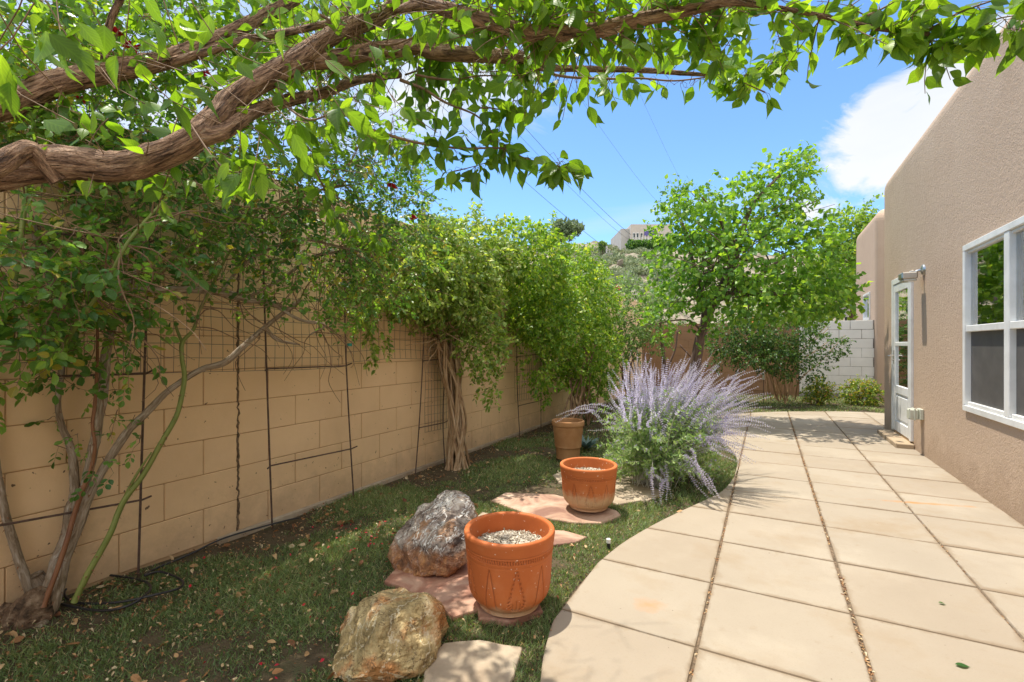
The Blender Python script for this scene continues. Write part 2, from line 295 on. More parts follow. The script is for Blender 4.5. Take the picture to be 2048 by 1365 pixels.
def glassmat(name, tint, refl):
    m, N, L = newmat(name); out = N['Material Output']; N.remove(N['Principled BSDF'])
    g = N.new('ShaderNodeBsdfGlossy'); g.inputs['Roughness'].default_value = .02; g.inputs[0].default_value = (1, 1, 1, 1)
    t = N.new('ShaderNodeBsdfTransparent'); t.inputs[0].default_value = lin(tint)
    f = N.new('ShaderNodeFresnel'); f.inputs[0].default_value = 1.5
    a = N.new('ShaderNodeMath'); a.operation = 'MULTIPLY_ADD'; a.use_clamp = True; L.new(f.outputs[0], a.inputs[0]); a.inputs[1].default_value = 1.6; a.inputs[2].default_value = refl
    v = coords(N, L, 'world'); bp = bump(N, L, noise(N, L, v, 2.5, 2), .25, .01); L.new(bp, g.inputs['Normal'])
    x = N.new('ShaderNodeMixShader'); L.new(a.outputs[0], x.inputs[0]); L.new(t.outputs[0], x.inputs[1]); L.new(g.outputs[0], x.inputs[2]); L.new(x.outputs[0], out.inputs[0]); return m
M_glass = glassmat('window_glass', (.75, .9, .88), .22)

# ------------------------------------------------------------------ object helpers
def tag(o, label=None, cat=None, group=None, kind=None):
    if label: o['label'] = label
    if cat: o['category'] = cat
    if group: o['group'] = group
    if kind: o['kind'] = kind
    return o
def thing(name, label, cat, loc=(0, 0, 0), group=None):
    o = bpy.data.objects.new(name, None); C.objects.link(o); o.location = tuple(loc); o.empty_display_size = .1
    return tag(o, label, cat, group)
def link(name, me, mat, parent=None):
    o = bpy.data.objects.new(name, me); C.objects.link(o)
    if mat is not None: me.materials.append(mat)
    if parent is not None:
        o.parent = parent; o.matrix_parent_inverse.identity()
        o.location = -Vector(parent.location) if parent.type == 'EMPTY' else (0, 0, 0)   # meshes are modelled in world space
    return o
def npmesh(name, V, F, tcv=None, rnd=None, smooth=False):
    """V n x 3, F m x k (k = 3 or 4)"""
    me = bpy.data.meshes.new(name); V = np.asarray(V, np.float32); F = np.asarray(F, np.int32)
    m, k = F.shape
    me.vertices.add(len(V)); me.vertices.foreach_set('co', V.ravel())
    me.loops.add(m*k); me.loops.foreach_set('vertex_index', F.ravel())
    me.polygons.add(m); me.polygons.foreach_set('loop_start', np.arange(0, m*k, k, dtype=np.int32)); me.polygons.foreach_set('loop_total', np.full(m, k, np.int32))
    me.polygons.foreach_set('use_smooth', np.full(m, bool(smooth)))
    me.update(calc_edges=True)
    if tcv is not None:
        a = me.attributes.new('tc', 'FLOAT_VECTOR', 'POINT'); a.data.foreach_set('vector', np.asarray(tcv, np.float32).ravel())
    if rnd is not None:
        a = me.attributes.new('rnd', 'FLOAT', 'POINT'); a.data.foreach_set('value', np.asarray(rnd, np.float32))
    return me
class Geo:
    """collects quads"""
    def __init__(s): s.V = []; s.F = []; s.T = []; s.n = 0
    def add(s, V, F, T=None):
        V = np.asarray(V, float); s.V.append(V); s.F.append(np.asarray(F, int)+s.n); s.T.append(V if T is None else T); s.n += len(V)
    def box(s, lo, hi):
        (a, b, c), (d, e, f) = lo, hi
        s.add([(a, b, c), (d, b, c), (d, e, c), (a, e, c), (a, b, f), (d, b, f), (d, e, f), (a, e, f)],
              [(0, 3, 2, 1), (4, 5, 6, 7), (0, 1, 5, 4), (1, 2, 6, 5), (2, 3, 7, 6), (3, 0, 4, 7)])
    def bevbox(s, lo, hi, b):
        lo = np.array(lo, float); hi = np.array(hi, float); c = (lo+hi)/2; h = (hi-lo)/2
        vs = []; 
        for sx in (-1, 1):
            for sy in (-1, 1):
                for sz in (-1, 1):
                    sg = np.array([sx, sy, sz])
                    for ax in range(3):
                        d = h.copy()-b; d[ax] += b; vs.append(c+sg*d)
        idx = lambda sx, sy, sz, ax: ((sx > 0)*4+(sy > 0)*2+(sz > 0))*3+ax
        F = []
        for ax in range(3):
            o = [i for i in range(3) if i != ax]
            for sg in (-1, 1):
                q = []
                for (p, r) in ((-1, -1), (1, -1), (1, 1), (-1, 1)):
                    t = [0, 0, 0]; t[ax] = sg; t[o[0]] = p; t[o[1]] = r; q.append(idx(*t, ax))
                F.append(q)
        for ax in range(3):               # edges along ax
            o = [i for i in range(3) if i != ax]
            for p in (-1, 1):
                for r in (-1, 1):
                    def mk(e, a):
                        t = [0, 0, 0]; t[ax] = e; t[o[0]] = p; t[o[1]] = r; return idx(*t, a)
                    F.append([mk(-1, o[0]), mk(1, o[0]), mk(1, o[1]), mk(-1, o[1])])
        for k in range(8): F.append([k*3, k*3+1, k*3+2, k*3+2])
        F4 = [f for f in F if len(set(f)) == 4]
        s.add(vs, F4)
    def tube(s, P, r, k=6, cap=True, wob=0., closed=False):
        P = np.asarray(P, float); n = len(P); r = np.full(n, r) if np.isscalar(r) else np.asarray(r, float)
        T = np.gradient(P, axis=0); T /= np.linalg.norm(T, axis=1)[:, None]+1e-9
        u = np.cross(T[0], [0.31, .17, .94]); u /= np.linalg.norm(u)+1e-9
        A = np.linspace(0, 2*np.pi, k, endpoint=False); V = np.zeros((n, k, 3)); TC = np.zeros((n, k, 3)); sl = 0
        for i in range(n):
            if i: sl += np.linalg.norm(P[i]-P[i-1])
            u = u-T[i]*np.dot(u, T[i]); u /= np.linalg.norm(u)+1e-9; v = np.cross(T[i], u)
            rr = r[i]*np.ones(k)
            if wob:
                for j in range(k):
                    rr[j] *= 1+wob*(mnoise.noise(Vector((math.cos(A[j])*2.2, math.sin(A[j])*2.2, sl/max(r[i], .01)*.35))) + .5*mnoise.noise(Vector((math.cos(A[j])*6, math.sin(A[j])*6, sl/max(r[i], .01)*1.1+9))))
            V[i] = P[i]+rr[:, None]*(np.cos(A)[:, None]*u+np.sin(A)[:, None]*v)
            rm = max(float(np.mean(r)), .002)
            TC[i] = np.stack([np.cos(A)*rm, np.sin(A)*rm, np.full(k, sl)], 1)+P[0]*.7
        i = np.arange(n-1)[:, None]; j = np.arange(k)[None]; j2 = (j+1) % k
        F = np.stack([i*k+j, i*k+j2, (i+1)*k+j2, (i+1)*k+j], -1).reshape(-1, 4)
        s.add(V.reshape(-1, 3), F, TC.reshape(-1, 3))
        if cap and k >= 4:
            for b in (0, (n-1)*k):
                ring = s.n-n*k+b
                if k == 4: s.F.append(np.array([[ring, ring+1, ring+2, ring+3]]))
                else: s.F.append(np.array([[ring, ring+q, ring+q+1, ring+q+2 if q+2 < k else ring] for q in range(1, k-1, 2) if q+2 < k]) if k > 5 else np.array([[ring, ring+1, ring+2, ring+3]]))
    def lathe(s, prof, c=(0, 0, 0), k=48, disp=None):
        prof = np.asarray(prof, float); n = len(prof); A = np.linspace(0, 2*np.pi, k, endpoint=False)
        r = prof[:, 0][:, None]*np.ones(k)[None]; z = prof[:, 1][:, None]*np.ones(k)[None]
        if disp is not None: r = r+disp(np.arange(n)[:, None]*np.ones(k)[None], A[None]*np.ones(n)[:, None], z)
        V = np.stack([r*np.cos(A)+c[0], r*np.sin(A)+c[1], z+c[2]], -1).reshape(-1, 3)
        i = np.arange(n-1)[:, None]; j = np.arange(k)[None]; j2 = (j+1) % k
        s.add(V, np.stack([i*k+j, i*k+j2, (i+1)*k+j2, (i+1)*k+j], -1).reshape(-1, 4))
    def mesh(s, name, smooth=False):
        V = np.concatenate(s.V); F = np.concatenate(s.F); return npmesh(name, V, F, np.concatenate(s.T), smooth=smooth)
    def obj(s, name, mat, parent=None, smooth=False): return link(name, s.mesh(name, smooth), mat, parent)

def smoothline(P, n=6):
    P = np.asarray(P, float)
    if len(P) < 3: return np.array([P[0]+(P[-1]-P[0])*t for t in np.linspace(0, 1, n+1)])
    Q = np.vstack([2*P[0]-P[1], P, 2*P[-1]-P[-2]]); out = []
    for i in range(1, len(Q)-2):
        p0, p1, p2, p3 = Q[i-1:i+3]
        for t in np.linspace(0, 1, n, endpoint=False):
            out.append(.5*((2*p1)+(-p0+p2)*t+(2*p0-5*p1+4*p2-p3)*t*t+(-p0+3*p1-3*p2+p3)*t**3))
    out.append(P[-1]); return np.array(out)
def unit(v): v = np.asarray(v, float); return v/(np.linalg.norm(v, axis=-1, keepdims=True)+1e-9)

# leaf templates: x across, y along the midrib, z normal
def template(widths, fold=.25, droop=.25, tipcurl=0):
    n = len(widths); V = []; T = []
    for i, wd in enumerate(widths):
        y = i/(n-1); z = -droop*y*y
        for s_ in (-1, 0, 1): V.append((s_*wd, y, z+abs(s_)*wd*fold)); T.append((s_*wd, y, 0))
    F = []
    for i in range(n-1):
        a = i*3; F += [(a, a+1, a+4, a+3), (a+1, a+2, a+5, a+4)]
    return np.array(V), np.array(F), np.array(T)
T_CHERRY = template([.015, .15, .24, .275, .262, .205, .115, .035, .003], .30, .28)
T_ROSE = template([.02, .25, .33, .28, .02], .25, .2)
T_NARROW = template([.03, .17, .15, .01], .3, .25)
T_OVAL = template([.03, .30, .26, .02], .25, .2)
T_HEART = template([.12, .46, .46, .22, .01], .2, .3)
T_BLADE = (np.array([(-.5, 0, 0), (.5, 0, 0), (.35, .6, .1), (-.35, .6, .1)]), np.array([(0, 1, 2, 3)]), np.array([(-.5, 0, 0), (.5, 0, 0), (.35, .6, .1), (-.35, .6, .1)]))
T_BIT = template([.1, .3, .25, .05], .5, .35)
T_THORN = template([.28, .13, .01], .0, .3)
class Leaves:
    def __init__(s, tmpl): s.t = tmpl; s.p = []; s.d = []; s.n = []; s.s = []; s.r = []
    def add(s, p, d, n, sc, r=None):
        p = np.atleast_2d(p); m = len(p)
        s.p.append(p); s.d.append(np.broadcast_to(d, (m, 3))); s.n.append(np.broadcast_to(n, (m, 3)))
        s.s.append(np.broadcast_to(sc, (m,))); s.r.append(rng.random(m) if r is None else np.broadcast_to(r, (m,)))
    def mesh(s, name, smooth=False):
        TV, TF, TT = s.t
        p = np.concatenate(s.p); d = unit(np.concatenate(s.d)); n = np.concatenate(s.n); sc = np.concatenate(s.s); r = np.concatenate(s.r)
        x = unit(np.cross(d, n)); z = np.cross(x, d)
        m, k = len(p), len(TV); cu = rng.uniform(-.3, 2.0, m)[:, None, None]; wd_ = rng.uniform(.78, 1.12, m)[:, None, None]; tw_ = (rng.normal(size=m)*.35)[:, None, None]
        X_ = TV[None, :, 0, None]*wd_; Y_ = TV[None, :, 1, None]
        V = p[:, None]+sc[:, None, None]*(X_*x[:, None]+Y_*d[:, None]+(TV[None, :, 2, None]*cu+X_*Y_*tw_)*z[:, None]+(Y_**2*tw_*.35)*x[:, None])
        F = (TF[None]+(np.arange(m)*k)[:, None, None]).reshape(-1, 4)
        return npmesh(name, V.reshape(-1, 3), F, np.tile(TT, (m, 1)), np.repeat(r, k), smooth)
    def obj(s, name, mat, parent=None, smooth=False): return link(name, s.mesh(name, smooth), mat, parent)
def rv(m=None): return unit(rng.normal(size=(3,) if m is None else (m, 3)))

def spray(G, LV, p, d, length, nleaf, size, droop=.5, tw=.0015, spread=.9, hang=.3, upn=.7, bend=.25, whorl=1, seg=5):
    """a twig that starts at p and carries alternate leaves"""
    p = np.asarray(p, float); d = unit(d); pts = [p]; cur = p.copy(); dd = d.copy()
    for i in range(seg):
        dd = unit(dd+np.array([0, 0, -droop/seg])+rng.normal(size=3)*bend/seg*1.5); cur = cur+dd*length/seg; pts.append(cur)
    pts = np.array(pts)
    if G is not None and tw > 0: G.tube(pts, np.linspace(tw, tw*.5, len(pts)), 4 if tw < .004 else 6, cap=False)
    m = nleaf*whorl
    t = np.repeat((np.arange(nleaf)+rng.random(nleaf)*.6+.3)/nleaf, whorl)*seg*.999
    i = t.astype(int); f = (t-i)[:, None]; q = pts[i]*(1-f)+pts[i+1]*f; tg = unit(pts[i+1]-pts[i])
    side = unit(np.cross(tg, rv(m))); sg = side
    ld = unit(tg*.6+sg*spread+np.array([0, 0, -hang]))
    nn = unit(np.array([0, 0, 1.])*upn+rng.normal(size=(m, 3))*.5)
    LV.add(q+ld*size*.1, ld, nn, size*rng.uniform(.6, 1.15, m))
    return pts
def in_blob(b, n, shell=.5):
    px, py, t, rx, ry, rt = b[:6]; k = t/FPX; c = at(px, py, t)
    u = rv(n)*(rng.random(n)**(shell/1.5))[:, None]
    return c+u[:, 0:1]*rx*k*RT+u[:, 1:2]*rt*FW+u[:, 2:3]*ry*k*UP, u[:, 0:1]*RT+u[:, 1:2]*FW+u[:, 2:3]*UP

# ------------------------------------------------------------------ setting
WX, BY = -2.98, 13.05          # face of the left wall, face of the back wall
CH, BL = .209, .42             # block course and block length
# ground sheet out to the horizon, a hill beyond the back wall
def hillz(x, y):
    t = x*FW[0]+y*FW[1]
    z = np.interp(t, [0, 17, 24, 40, 60, 68, 78, 110, 200, 900], [-.06, -.06, 1.6, 6.4, 12.0, 13.2, 16.9, 18, 18, 10])
    lat = x*RT[0]+y*RT[1]
    z = z*(1+.06*np.sin(lat*.09+.6)) + np.where(t > 20, .35*np.sin(lat*.7+t*.3)+.25*np.sin(lat*1.9-t*.8), 0)
    return z*np.clip((t-14)/6, 0, 1)-.06*(1-np.clip((t-14)/6, 0, 1))
gt = np.concatenate([np.linspace(-900, -60, 6), np.linspace(-40, 14, 8), np.linspace(16, 90, 110), np.geomspace(95, 1500, 22)])
gl = np.concatenate([-np.geomspace(1500, 62, 18), np.linspace(-60, 60, 130), np.geomspace(62, 1500, 18)])
TT, LL = np.meshgrid(gt, gl, indexing='ij'); X = TT*FW[0]+LL*RT[0]; Y = TT*FW[1]+LL*RT[1]; Z = hillz(X, Y)
nn_, mm_ = X.shape; i = np.arange(nn_-1)[:, None]; j = np.arange(mm_-1)[None]
F = np.stack([i*mm_+j, i*mm_+j+1, (i+1)*mm_+j+1, (i+1)*mm_+j], -1).reshape(-1, 4)
g = link('ground', npmesh('ground', np.stack([X, Y, Z], -1).reshape(-1, 3), F, smooth=True), M_dry); tag(g, kind='structure')

# patio: slabs cut to the curved edge
edge_px = [(1080, 1365), (1086, 1312), (1103, 1248), (1118, 1216), (1140, 1183), (1168, 1150), (1202, 1119), (1245, 1085), (1300, 1052), (1352, 1026), (1402, 1003), (1440, 984), (1462, 962), (1474, 938), (1474, 918), (1462, 898), (1440, 878), (1420, 860), (1410, 846), (1425, 836), (1460, 829), (1500, 826), (1560, 823.5), (1640, 823), (1720, 824), (1775, 827)]
edge = [gp(*p)[:2] for p in edge_px]
edge = list(smoothline([(e[0], e[1], 0) for e in edge], 5)[:, :2])
edge = [np.array([-.74, -3.]), np.array([-.74, 1.0])]+edge
patio_poly = edge+[np.array([2.6, edge[-1][1]]), np.array([2.6, 8.7]), np.array([1.52, 8.7]), np.array([1.52, -3.])]
def clip(poly, ax, lim, keep_less):
    out = []; n = len(poly)
    for k in range(n):
        a, b = poly[k], poly[(k+1) % n]
        ia = (a[ax] <= lim) == keep_less; ib = (b[ax] <= lim) == keep_less
        if ia: out.append(a)
        if ia != ib: t = (lim-a[ax])/(b[ax]-a[ax]); out.append(a+(b-a)*t)
    return out
def dedupe(p, e=.004):
    o = []
    for q in p:
        if not o or np.linalg.norm(q-o[-1]) > e: o.append(q)
    if len(o) > 2 and np.linalg.norm(o[0]-o[-1]) < e: o.pop()
    return o
def inset(p, d):
    n = len(p); o = []
    for k in range(n):
        a, b, c = p[k-1], p[k], p[(k+1) % n]
        e1 = (b-a)/np.linalg.norm(b-a); e2 = (c-b)/np.linalg.norm(c-b)
        n1 = np.array([-e1[1], e1[0]]); n2 = np.array([-e2[1], e2[0]]); m = n1+n2; l = np.dot(m, m)
        o.append(b+m*(2/l)*d if l > .35 else b+n1*d)
    return o
def area(p): return .5*sum(p[k-1][0]*p[k][1]-p[k][0]*p[k-1][1] for k in range(len(p)))
def slab(bm, poly, zt, zb, bev, tilt=None):
    poly = dedupe(poly)
    if len(poly) < 3: return
    if area(poly) < 0: poly = poly[::-1]
    if area(poly) < .002: return
    z = lambda q: zt if tilt is None else zt+tilt(q)
    r0 = [bm.verts.new((q[0], q[1], zb)) for q in poly]; r1 = [bm.verts.new((q[0], q[1], z(q)-bev*1.2)) for q in poly]
    ins1 = inset(poly, bev*.35); ins = inset(poly, bev)
    r2 = [bm.verts.new((q[0], q[1], z(q)-bev*.3)) for q in ins1]; r3 = [bm.verts.new((q[0], q[1], z(q))) for q in ins]
    n = len(poly)
    for a, b in ((r0, r1), (r1, r2), (r2, r3)):
        for k in range(n): bm.faces.new((a[k], a[(k+1) % n], b[(k+1) % n], b[k]))
    bm.faces.new(r3)
def wobble(x, s): return .004*mnoise.noise(Vector((x*2.2, s*7.1, 0)))
bm = bmesh.new()
XL = [-.825, -.243, .338, .925, 1.53, 2.1, 2.7]; YL = [2.0+.577*k for k in range(-9, 18)]
gap = {-.243: .005, .338: .0065, .925: .004}
for a in range(len(XL)-1):
    for b in range(len(YL)-1):
        gx0 = gap.get(XL[a], .004); gx1 = gap.get(XL[a+1], .004); gy = .0035
        jog = .012*((a*7+b*3) % 3-1)*(1 if a > 2 else 0)
        p = clip(patio_poly, 0, XL[a]+gx0, False); p = clip(p, 0, XL[a+1]-gx1, True) if p else p
        p = clip(p, 1, YL[b]+gy+jog, False) if p else p; p = clip(p, 1, YL[b+1]-gy+jog, True) if p else p
        if p: slab(bm, p, rng.uniform(-.0015, .0015), -.09, .008)
me = bpy.data.meshes.new('patio'); bm.to_mesh(me); bm.free(); tag(link('patio', me, M_conc), kind='structure')
bm = bmesh.new(); slab(bm, inset([np.array(q) for q in dedupe(patio_poly)][::1] if area(patio_poly) > 0 else dedupe(patio_poly)[::-1], .012), -.010, -.08, .002)
me = bpy.data.meshes.new('joint_soil'); bm.to_mesh(me); bm.free(); tag(link('joint_soil', me, M_joint), kind='structure')
# debris in the joints
jl = Leaves(T_BIT)
for xx, n_, w_ in ((.338, 1100, .0075), (-.243, 500, .005), (.925, 260, .004)):
    y_ = rng.uniform(.5, 9.5, n_); cl = np.array([mnoise.noise(Vector((q*1.7, xx*9, 0))) for q in y_])
    y_ = y_[cl > -.15]; m = len(y_)
    jl.add(np.stack([xx+rng.normal(size=m)*w_*.55, y_, rng.uniform(-.008, -.001, m)], 1), unit(rng.normal(size=(m, 3))*[1, 1, .2]), [0, 0, 1.], rng.uniform(.006, .018, m))
tag(jl.obj('joint_debris', M_litter), 'brown leaf crumbs packed in the long patio joints', 'leaf litter', kind='stuff')

# garden bed and lawn
def lawnz(x, y): return -.022+.014*mnoise.noise(Vector((x*1.3, y*1.3, 3)))+.006*mnoise.noise(Vector((x*5, y*5, 1)))
gx = np.linspace(WX-.02, 3.2, 150); gy = np.linspace(-1.5, BY+.02, 260)
XX, YY = np.meshgrid(gx, gy, indexing='ij')
ZZ = np.vectorize(lawnz)(XX, YY)
def inpoly(P, poly):
    x, y = P[:, 0], P[:, 1]; r = np.zeros(len(P), bool); n = len(poly)
    for k in range(n):
        x1, y1 = poly[k-1][:2]; x2, y2 = poly[k][:2]
        c = ((y1 > y) != (y2 > y)); c &= x < (x2-x1)*(y-y1)/(y2-y1+1e-12)+x1; r ^= c
    return r
PP = np.stack([XX, YY, ZZ], -1).reshape(-1, 3)
ip = inpoly(PP, patio_poly); PP[ip, 2] = -.06
n1_, n2_ = XX.shape; i = np.arange(n1_-1)[:, None]; j = np.arange(n2_-1)[None]
F = np.stack([i*n2_+j, (i+1)*n2_+j, (i+1)*n2_+j+1, i*n2_+j+1], -1).reshape(-1, 4)
tag(link('soil', npmesh('soil', PP, F, smooth=True), M_soil), kind='structure')

# ------------------------------------------------------------------ block walls
def blockwall(name, axis, face, a0, a1, z1, zc, phase, mats, parent, thick=.19, ctrl=None, fat=.0, flip=1, bl=BL, skip=None):
    """axis 'y': the wall runs along Y with its face at X=face, body behind"""
    g = Geo(); gm = Geo(); nz = int(round((z1-zc)/CH))
    for k in range(nz):
        z = zc+k*CH; ph = phase+(bl/2 if k % 2 else 0)
        q = ph-bl*math.ceil((ph-a0)/bl+1)
        while q < a1:
            u0, u1 = max(q, a0), min(q+bl, a1); q += bl
            if u1-u0 < .03: continue
            cuts = [(u0, u1)]
            if ctrl is not None and u0 < ctrl < u1: cuts = [(u0, ctrl-.004), (ctrl+.004, u1)]
            for (c0, c1) in cuts:
                gp_ = .0022+fat*(1 if k >= nz-2 else .25); d = rng.uniform(-.0016, .0016)
                if axis == 'y': g.bevbox((face-.05, c0+gp_, z+gp_), (face+d, c1-gp_, z+CH-gp_), .003)
                else: g.bevbox((c0+gp_, face+d, z+gp_), (c1-gp_, face+.05, z+CH-gp_), .003)
    if axis == 'y': gm.box((face-thick, a0, zc-.3), (face-.0055, a1, zc+nz*CH-.003))
    else: gm.box((a0, face+.0055, zc-.3), (a1, face+thick, zc+nz*CH-.003))
    o = g.obj('blocks', mats[0], parent); m = gm.obj('mortar', mats[1], parent)
    if axis == 'y':
        c = Geo(); c.bevbox((face-thick, a0, zc+nz*CH+.001), (face+.002, a1, zc+nz*CH+.045), .004); c.obj('wall_cap', mats[0], parent)
t = thing('block_wall', 'long tan painted block wall behind the rose and vines', 'wall', (WX-.1, 5, 0))
blockwall('left', 'y', WX, -2.5, BY+.2, 11*CH, 0, 1.832+.21-BL, (M_block, M_mortar), t, ctrl=1.832)
jt = Geo(); P = [(WX-.004+.004*rng.random(), 1.832+.004*rng.normal(), z) for z in np.arange(.0, 2.2, .02)]
jt.tube(P, np.array([.0055+.004*rng.random() for _ in P]), 6); jt.obj('control_joint', M_joint, t)
ft = Geo(); ft.bevbox((WX-.1, 1.7, -.1), (WX+.03, BY-.02, .012), .006); ft.obj('footing', M_flag3, t)
XW = .68
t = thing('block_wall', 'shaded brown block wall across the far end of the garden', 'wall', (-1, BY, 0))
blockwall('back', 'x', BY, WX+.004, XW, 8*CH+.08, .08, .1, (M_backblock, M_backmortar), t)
t = thing('block_wall', 'white painted block wall beside the house at the far end', 'wall', (1.4, BY, 0))
blockwall('white', 'x', BY-.004, XW+.003, 2.11, 8*CH+.08, .08, .20, (M_white, M_whitem), t, fat=.0035)

# ------------------------------------------------------------------ house
def rounded_block(x0, x1, y0, y1, z0, z1, rv_, rt, name, endr=None):
    """a stucco volume: rounded vertical corners rv_, rounded parapet rt"""
    k = 7; prof = [(0, z0)]+[(0, z) for z in np.linspace(.4, z1-rt, 6)]
    for a in np.linspace(0, math.pi/2, 9)[1:]: prof.append((rt*(1-math.cos(a)), z1-rt+rt*math.sin(a)))
    rings = []
    for d, z in prof:
        rr = max(rv_-d, .012); ring = []
        for (cx, cy, a0) in ((x1-d-rr, y1-d-rr, 0), (x0+d+rr, y1-d-rr, 90), (x0+d+rr, y0+d+rr, 180), (x1-d-rr, y0+d+rr, 270)):
            for q in range(k+1):
                a = R(a0+90*q/k); ring.append((cx+rr*math.cos(a), cy+rr*math.sin(a), z))
        rings.append(ring)
    bm = bmesh.new(); vs = [[bm.verts.new(p) for p in r] for r in rings]; n = len(vs[0])
    for a, b in zip(vs[:-1], vs[1:]):
        for q in range(n): bm.faces.new((a[q], a[(q+1) % n], b[(q+1) % n], b[q]))
    bm.faces.new(vs[-1]); bm.faces.new(vs[0][::-1])
    me = bpy.data.meshes.new(name); bm.to_mesh(me); bm.free(); return me
def cut(o, boxes):
    cg = Geo()
    for lo, hi in boxes: cg.box(lo, hi)
    cm = cg.mesh('cutter'); bmx = bmesh.new(); bmx.from_mesh(cm); bmesh.ops.recalc_face_normals(bmx, faces=bmx.faces); bmx.to_mesh(cm); bmx.free()
    co = bpy.data.objects.new('cutter', cm); C.objects.link(co)
    md = o.modifiers.new('b', 'BOOLEAN'); md.operation = 'DIFFERENCE'; md.object = co; md.solver = 'EXACT'
    bpy.context.view_layer.update()
    ev = o.evaluated_get(bpy.context.evaluated_depsgraph_get()); me = bpy.data.meshes.new_from_object(ev)
    o.modifiers.clear(); mats = [m for m in o.data.materials]; o.data = me
    if not len(me.materials):
        for m in mats: me.materials.append(m)
    bpy.data.objects.remove(co)
HX = 1.50
house = thing('stucco_house', 'tan stucco house with rounded parapets along the patio', 'house', (HX, 4, 0))
WY0, WY1, WZ0, WZ1 = 3.72, 5.39, .645, 2.04
DY0, DY1, DZ0, DZ1 = 7.05, 7.95, .075, 2.03
w1 = link('wall', rounded_block(HX, 9, -3.5, 8.62, -.2, 3.67, .07, .26, 'wall'), M_stucco, house)
cut(w1, [((HX-.2, WY0, WZ0), (HX+.9, WY1, WZ1)), ((HX-.2, DY0, DZ0), (HX+.8, DY1, DZ1))])
X2 = 2.11
w2 = link('wall', rounded_block(X2, 9, BY-.06, 15.5, -.2, 4.24, .06, .30, 'wall_far'), M_stucco, house)
cut(w2, [((X2-.2, 13.52, 1.78), (X2+.5, 14.32, 2.42))])
for o in (w1, w2):
    for p in o.data.polygons: p.use_smooth = False
def window(parent, X, y0, y1, z0, z1, mull, rail, fr=.045, proud=.022):
    f = Geo()
    for (a, b, c, d) in ((y0-.005, y1+.005, z0-.005, z0+fr), (y0-.005, y1+.005, z1-fr, z1+.005)): f.bevbox((X-proud, a, c), (X+.06, b, d), .004)
    ys = [y0]+mull+[y1]
    f.bevbox((X-proud, y0-.005, z0+fr+.0005), (X+.06, y0+fr, z1-fr-.0005), .004); f.bevbox((X-proud, y1-fr, z0+fr+.0005), (X+.06, y1+.005, z1-fr-.0005), .004)
    for m in mull: f.bevbox((X-proud+.004, m-.04, z0+fr+.0005), (X+.055, m+.04, z1-fr-.0005), .004)
    w_ = f.obj('window', M_trim, parent)
    if rail:
        edges = [y0+fr]+[v for m in mull for v in (m-.04, m+.04)]+[y1-fr]
        for q in range(0, len(edges), 2):
            r = Geo(); r.bevbox((X-proud+.008, edges[q]+.0005, rail-.026), (X+.05, edges[q+1]-.0005, rail+.026), .004)
            for (c, d) in ((z0+fr+.001, z0+fr+.03), (z1-fr-.022, z1-fr-.001)): r.bevbox((X-.004, edges[q]+.0005, c), (X+.045, edges[q+1]-.0005, d), .003)
            r.obj('sash_rail', M_trim, w_)
    return w_
w_ = window(house, HX, WY0, WY1, WZ0, WZ1, [4.565], 1.335)
g = Geo()
for (a, b) in ((WY0+.045, 4.525), (4.605, WY1-.045)): g.box((HX+.02, a, 1.36), (HX+.024, b, WZ1-.06))
g.obj('glass_pane', M_glass, w_)
g = Geo()
for (a, b) in ((WY0+.045, 4.525), (4.605, WY1-.045)): g.box((HX+.020, a, WZ0+.07), (HX+.023, b, 1.31))
o = g.obj('insect_screen', M_screen, w_)
g = Geo()
for (a, b) in ((WY0+.05, WY1-.05),):
    for q in np.arange(WZ0+.05, WZ1-.03, .05): g.box((HX+.085, a, q), (HX+.09, b, q+.046))
g.obj('blind', M_curtain, w_)
# far window
w_ = window(house, X2, 13.52, 14.32, 1.78, 2.42, [], None)
g = Geo(); g.box((X2+.02, 13.55, 1.8), (X2+.025, 14.29, 2.4)); g.obj('glass_pane', M_glass, w_)
# storm door
g = Geo(); X = HX
g.bevbox((X-.028, DY0-.03, DZ0), (X+.05, DY0+.045, DZ1+.03), .005); g.bevbox((X-.028, DY1-.045, DZ0), (X+.05, DY1+.03, DZ1+.03), .005)
g.bevbox((X-.026, DY0+.0455, DZ1-.045), (X+.05, DY1-.0455, DZ1+.028), .005); g.obj('door_frame', M_trim, house)
y0, y1 = DY0+.05, DY1-.05
d = Geo(); d.bevbox((X-.020, y0, DZ0+.01), (X+.02, y0+.085, DZ1-.05), .005); d.bevbox((X-.020, y1-.085, DZ0+.01), (X+.02, y1, DZ1-.05), .005)
for (a, b) in ((DZ0+.01, DZ0+.14), (DZ0+.50, DZ0+.60), (1.185, 1.235), (DZ1-.15, DZ1-.05)): d.bevbox((X-.019, y0+.0855, a), (X+.019, y1-.0855, b), .005)
d.box((X-.002, y0+.086, DZ0+.1405), (X+.012, y1-.086, DZ0+.4995)); d.bevbox((X-.014, y0+.12, DZ0+.175), (X-.0025, y1-.12, DZ0+.465), .005)
door = d.obj('storm_door', M_trim, house)
g = Geo(); g.box((X+.0, y0+.086, DZ0+.6005), (X+.004, y1-.086, 1.1845)); g.box((X+.0, y0+.086, 1.2355), (X+.004, y1-.086, DZ1-.1505)); g.obj('glass_pane', M_glass, door)
g = Geo()
for yy in (y0+.20, y0+.33, y0+.46, y0+.59): g.box((X+.05, yy-.008, DZ0+.6), (X+.06, yy+.008, DZ1-.15))
for zz in (.95, 1.35, 1.65): g.box((X+.0605, y0+.086, zz), (X+.07, y1-.086, zz+.016))
g.box((X+.10, DY0+.01, DZ0+.01), (X+.14, DY1-.01, DZ1-.01)); g.obj('inner_door', plain('cream_door', (.42, .42, .38), .5), house)
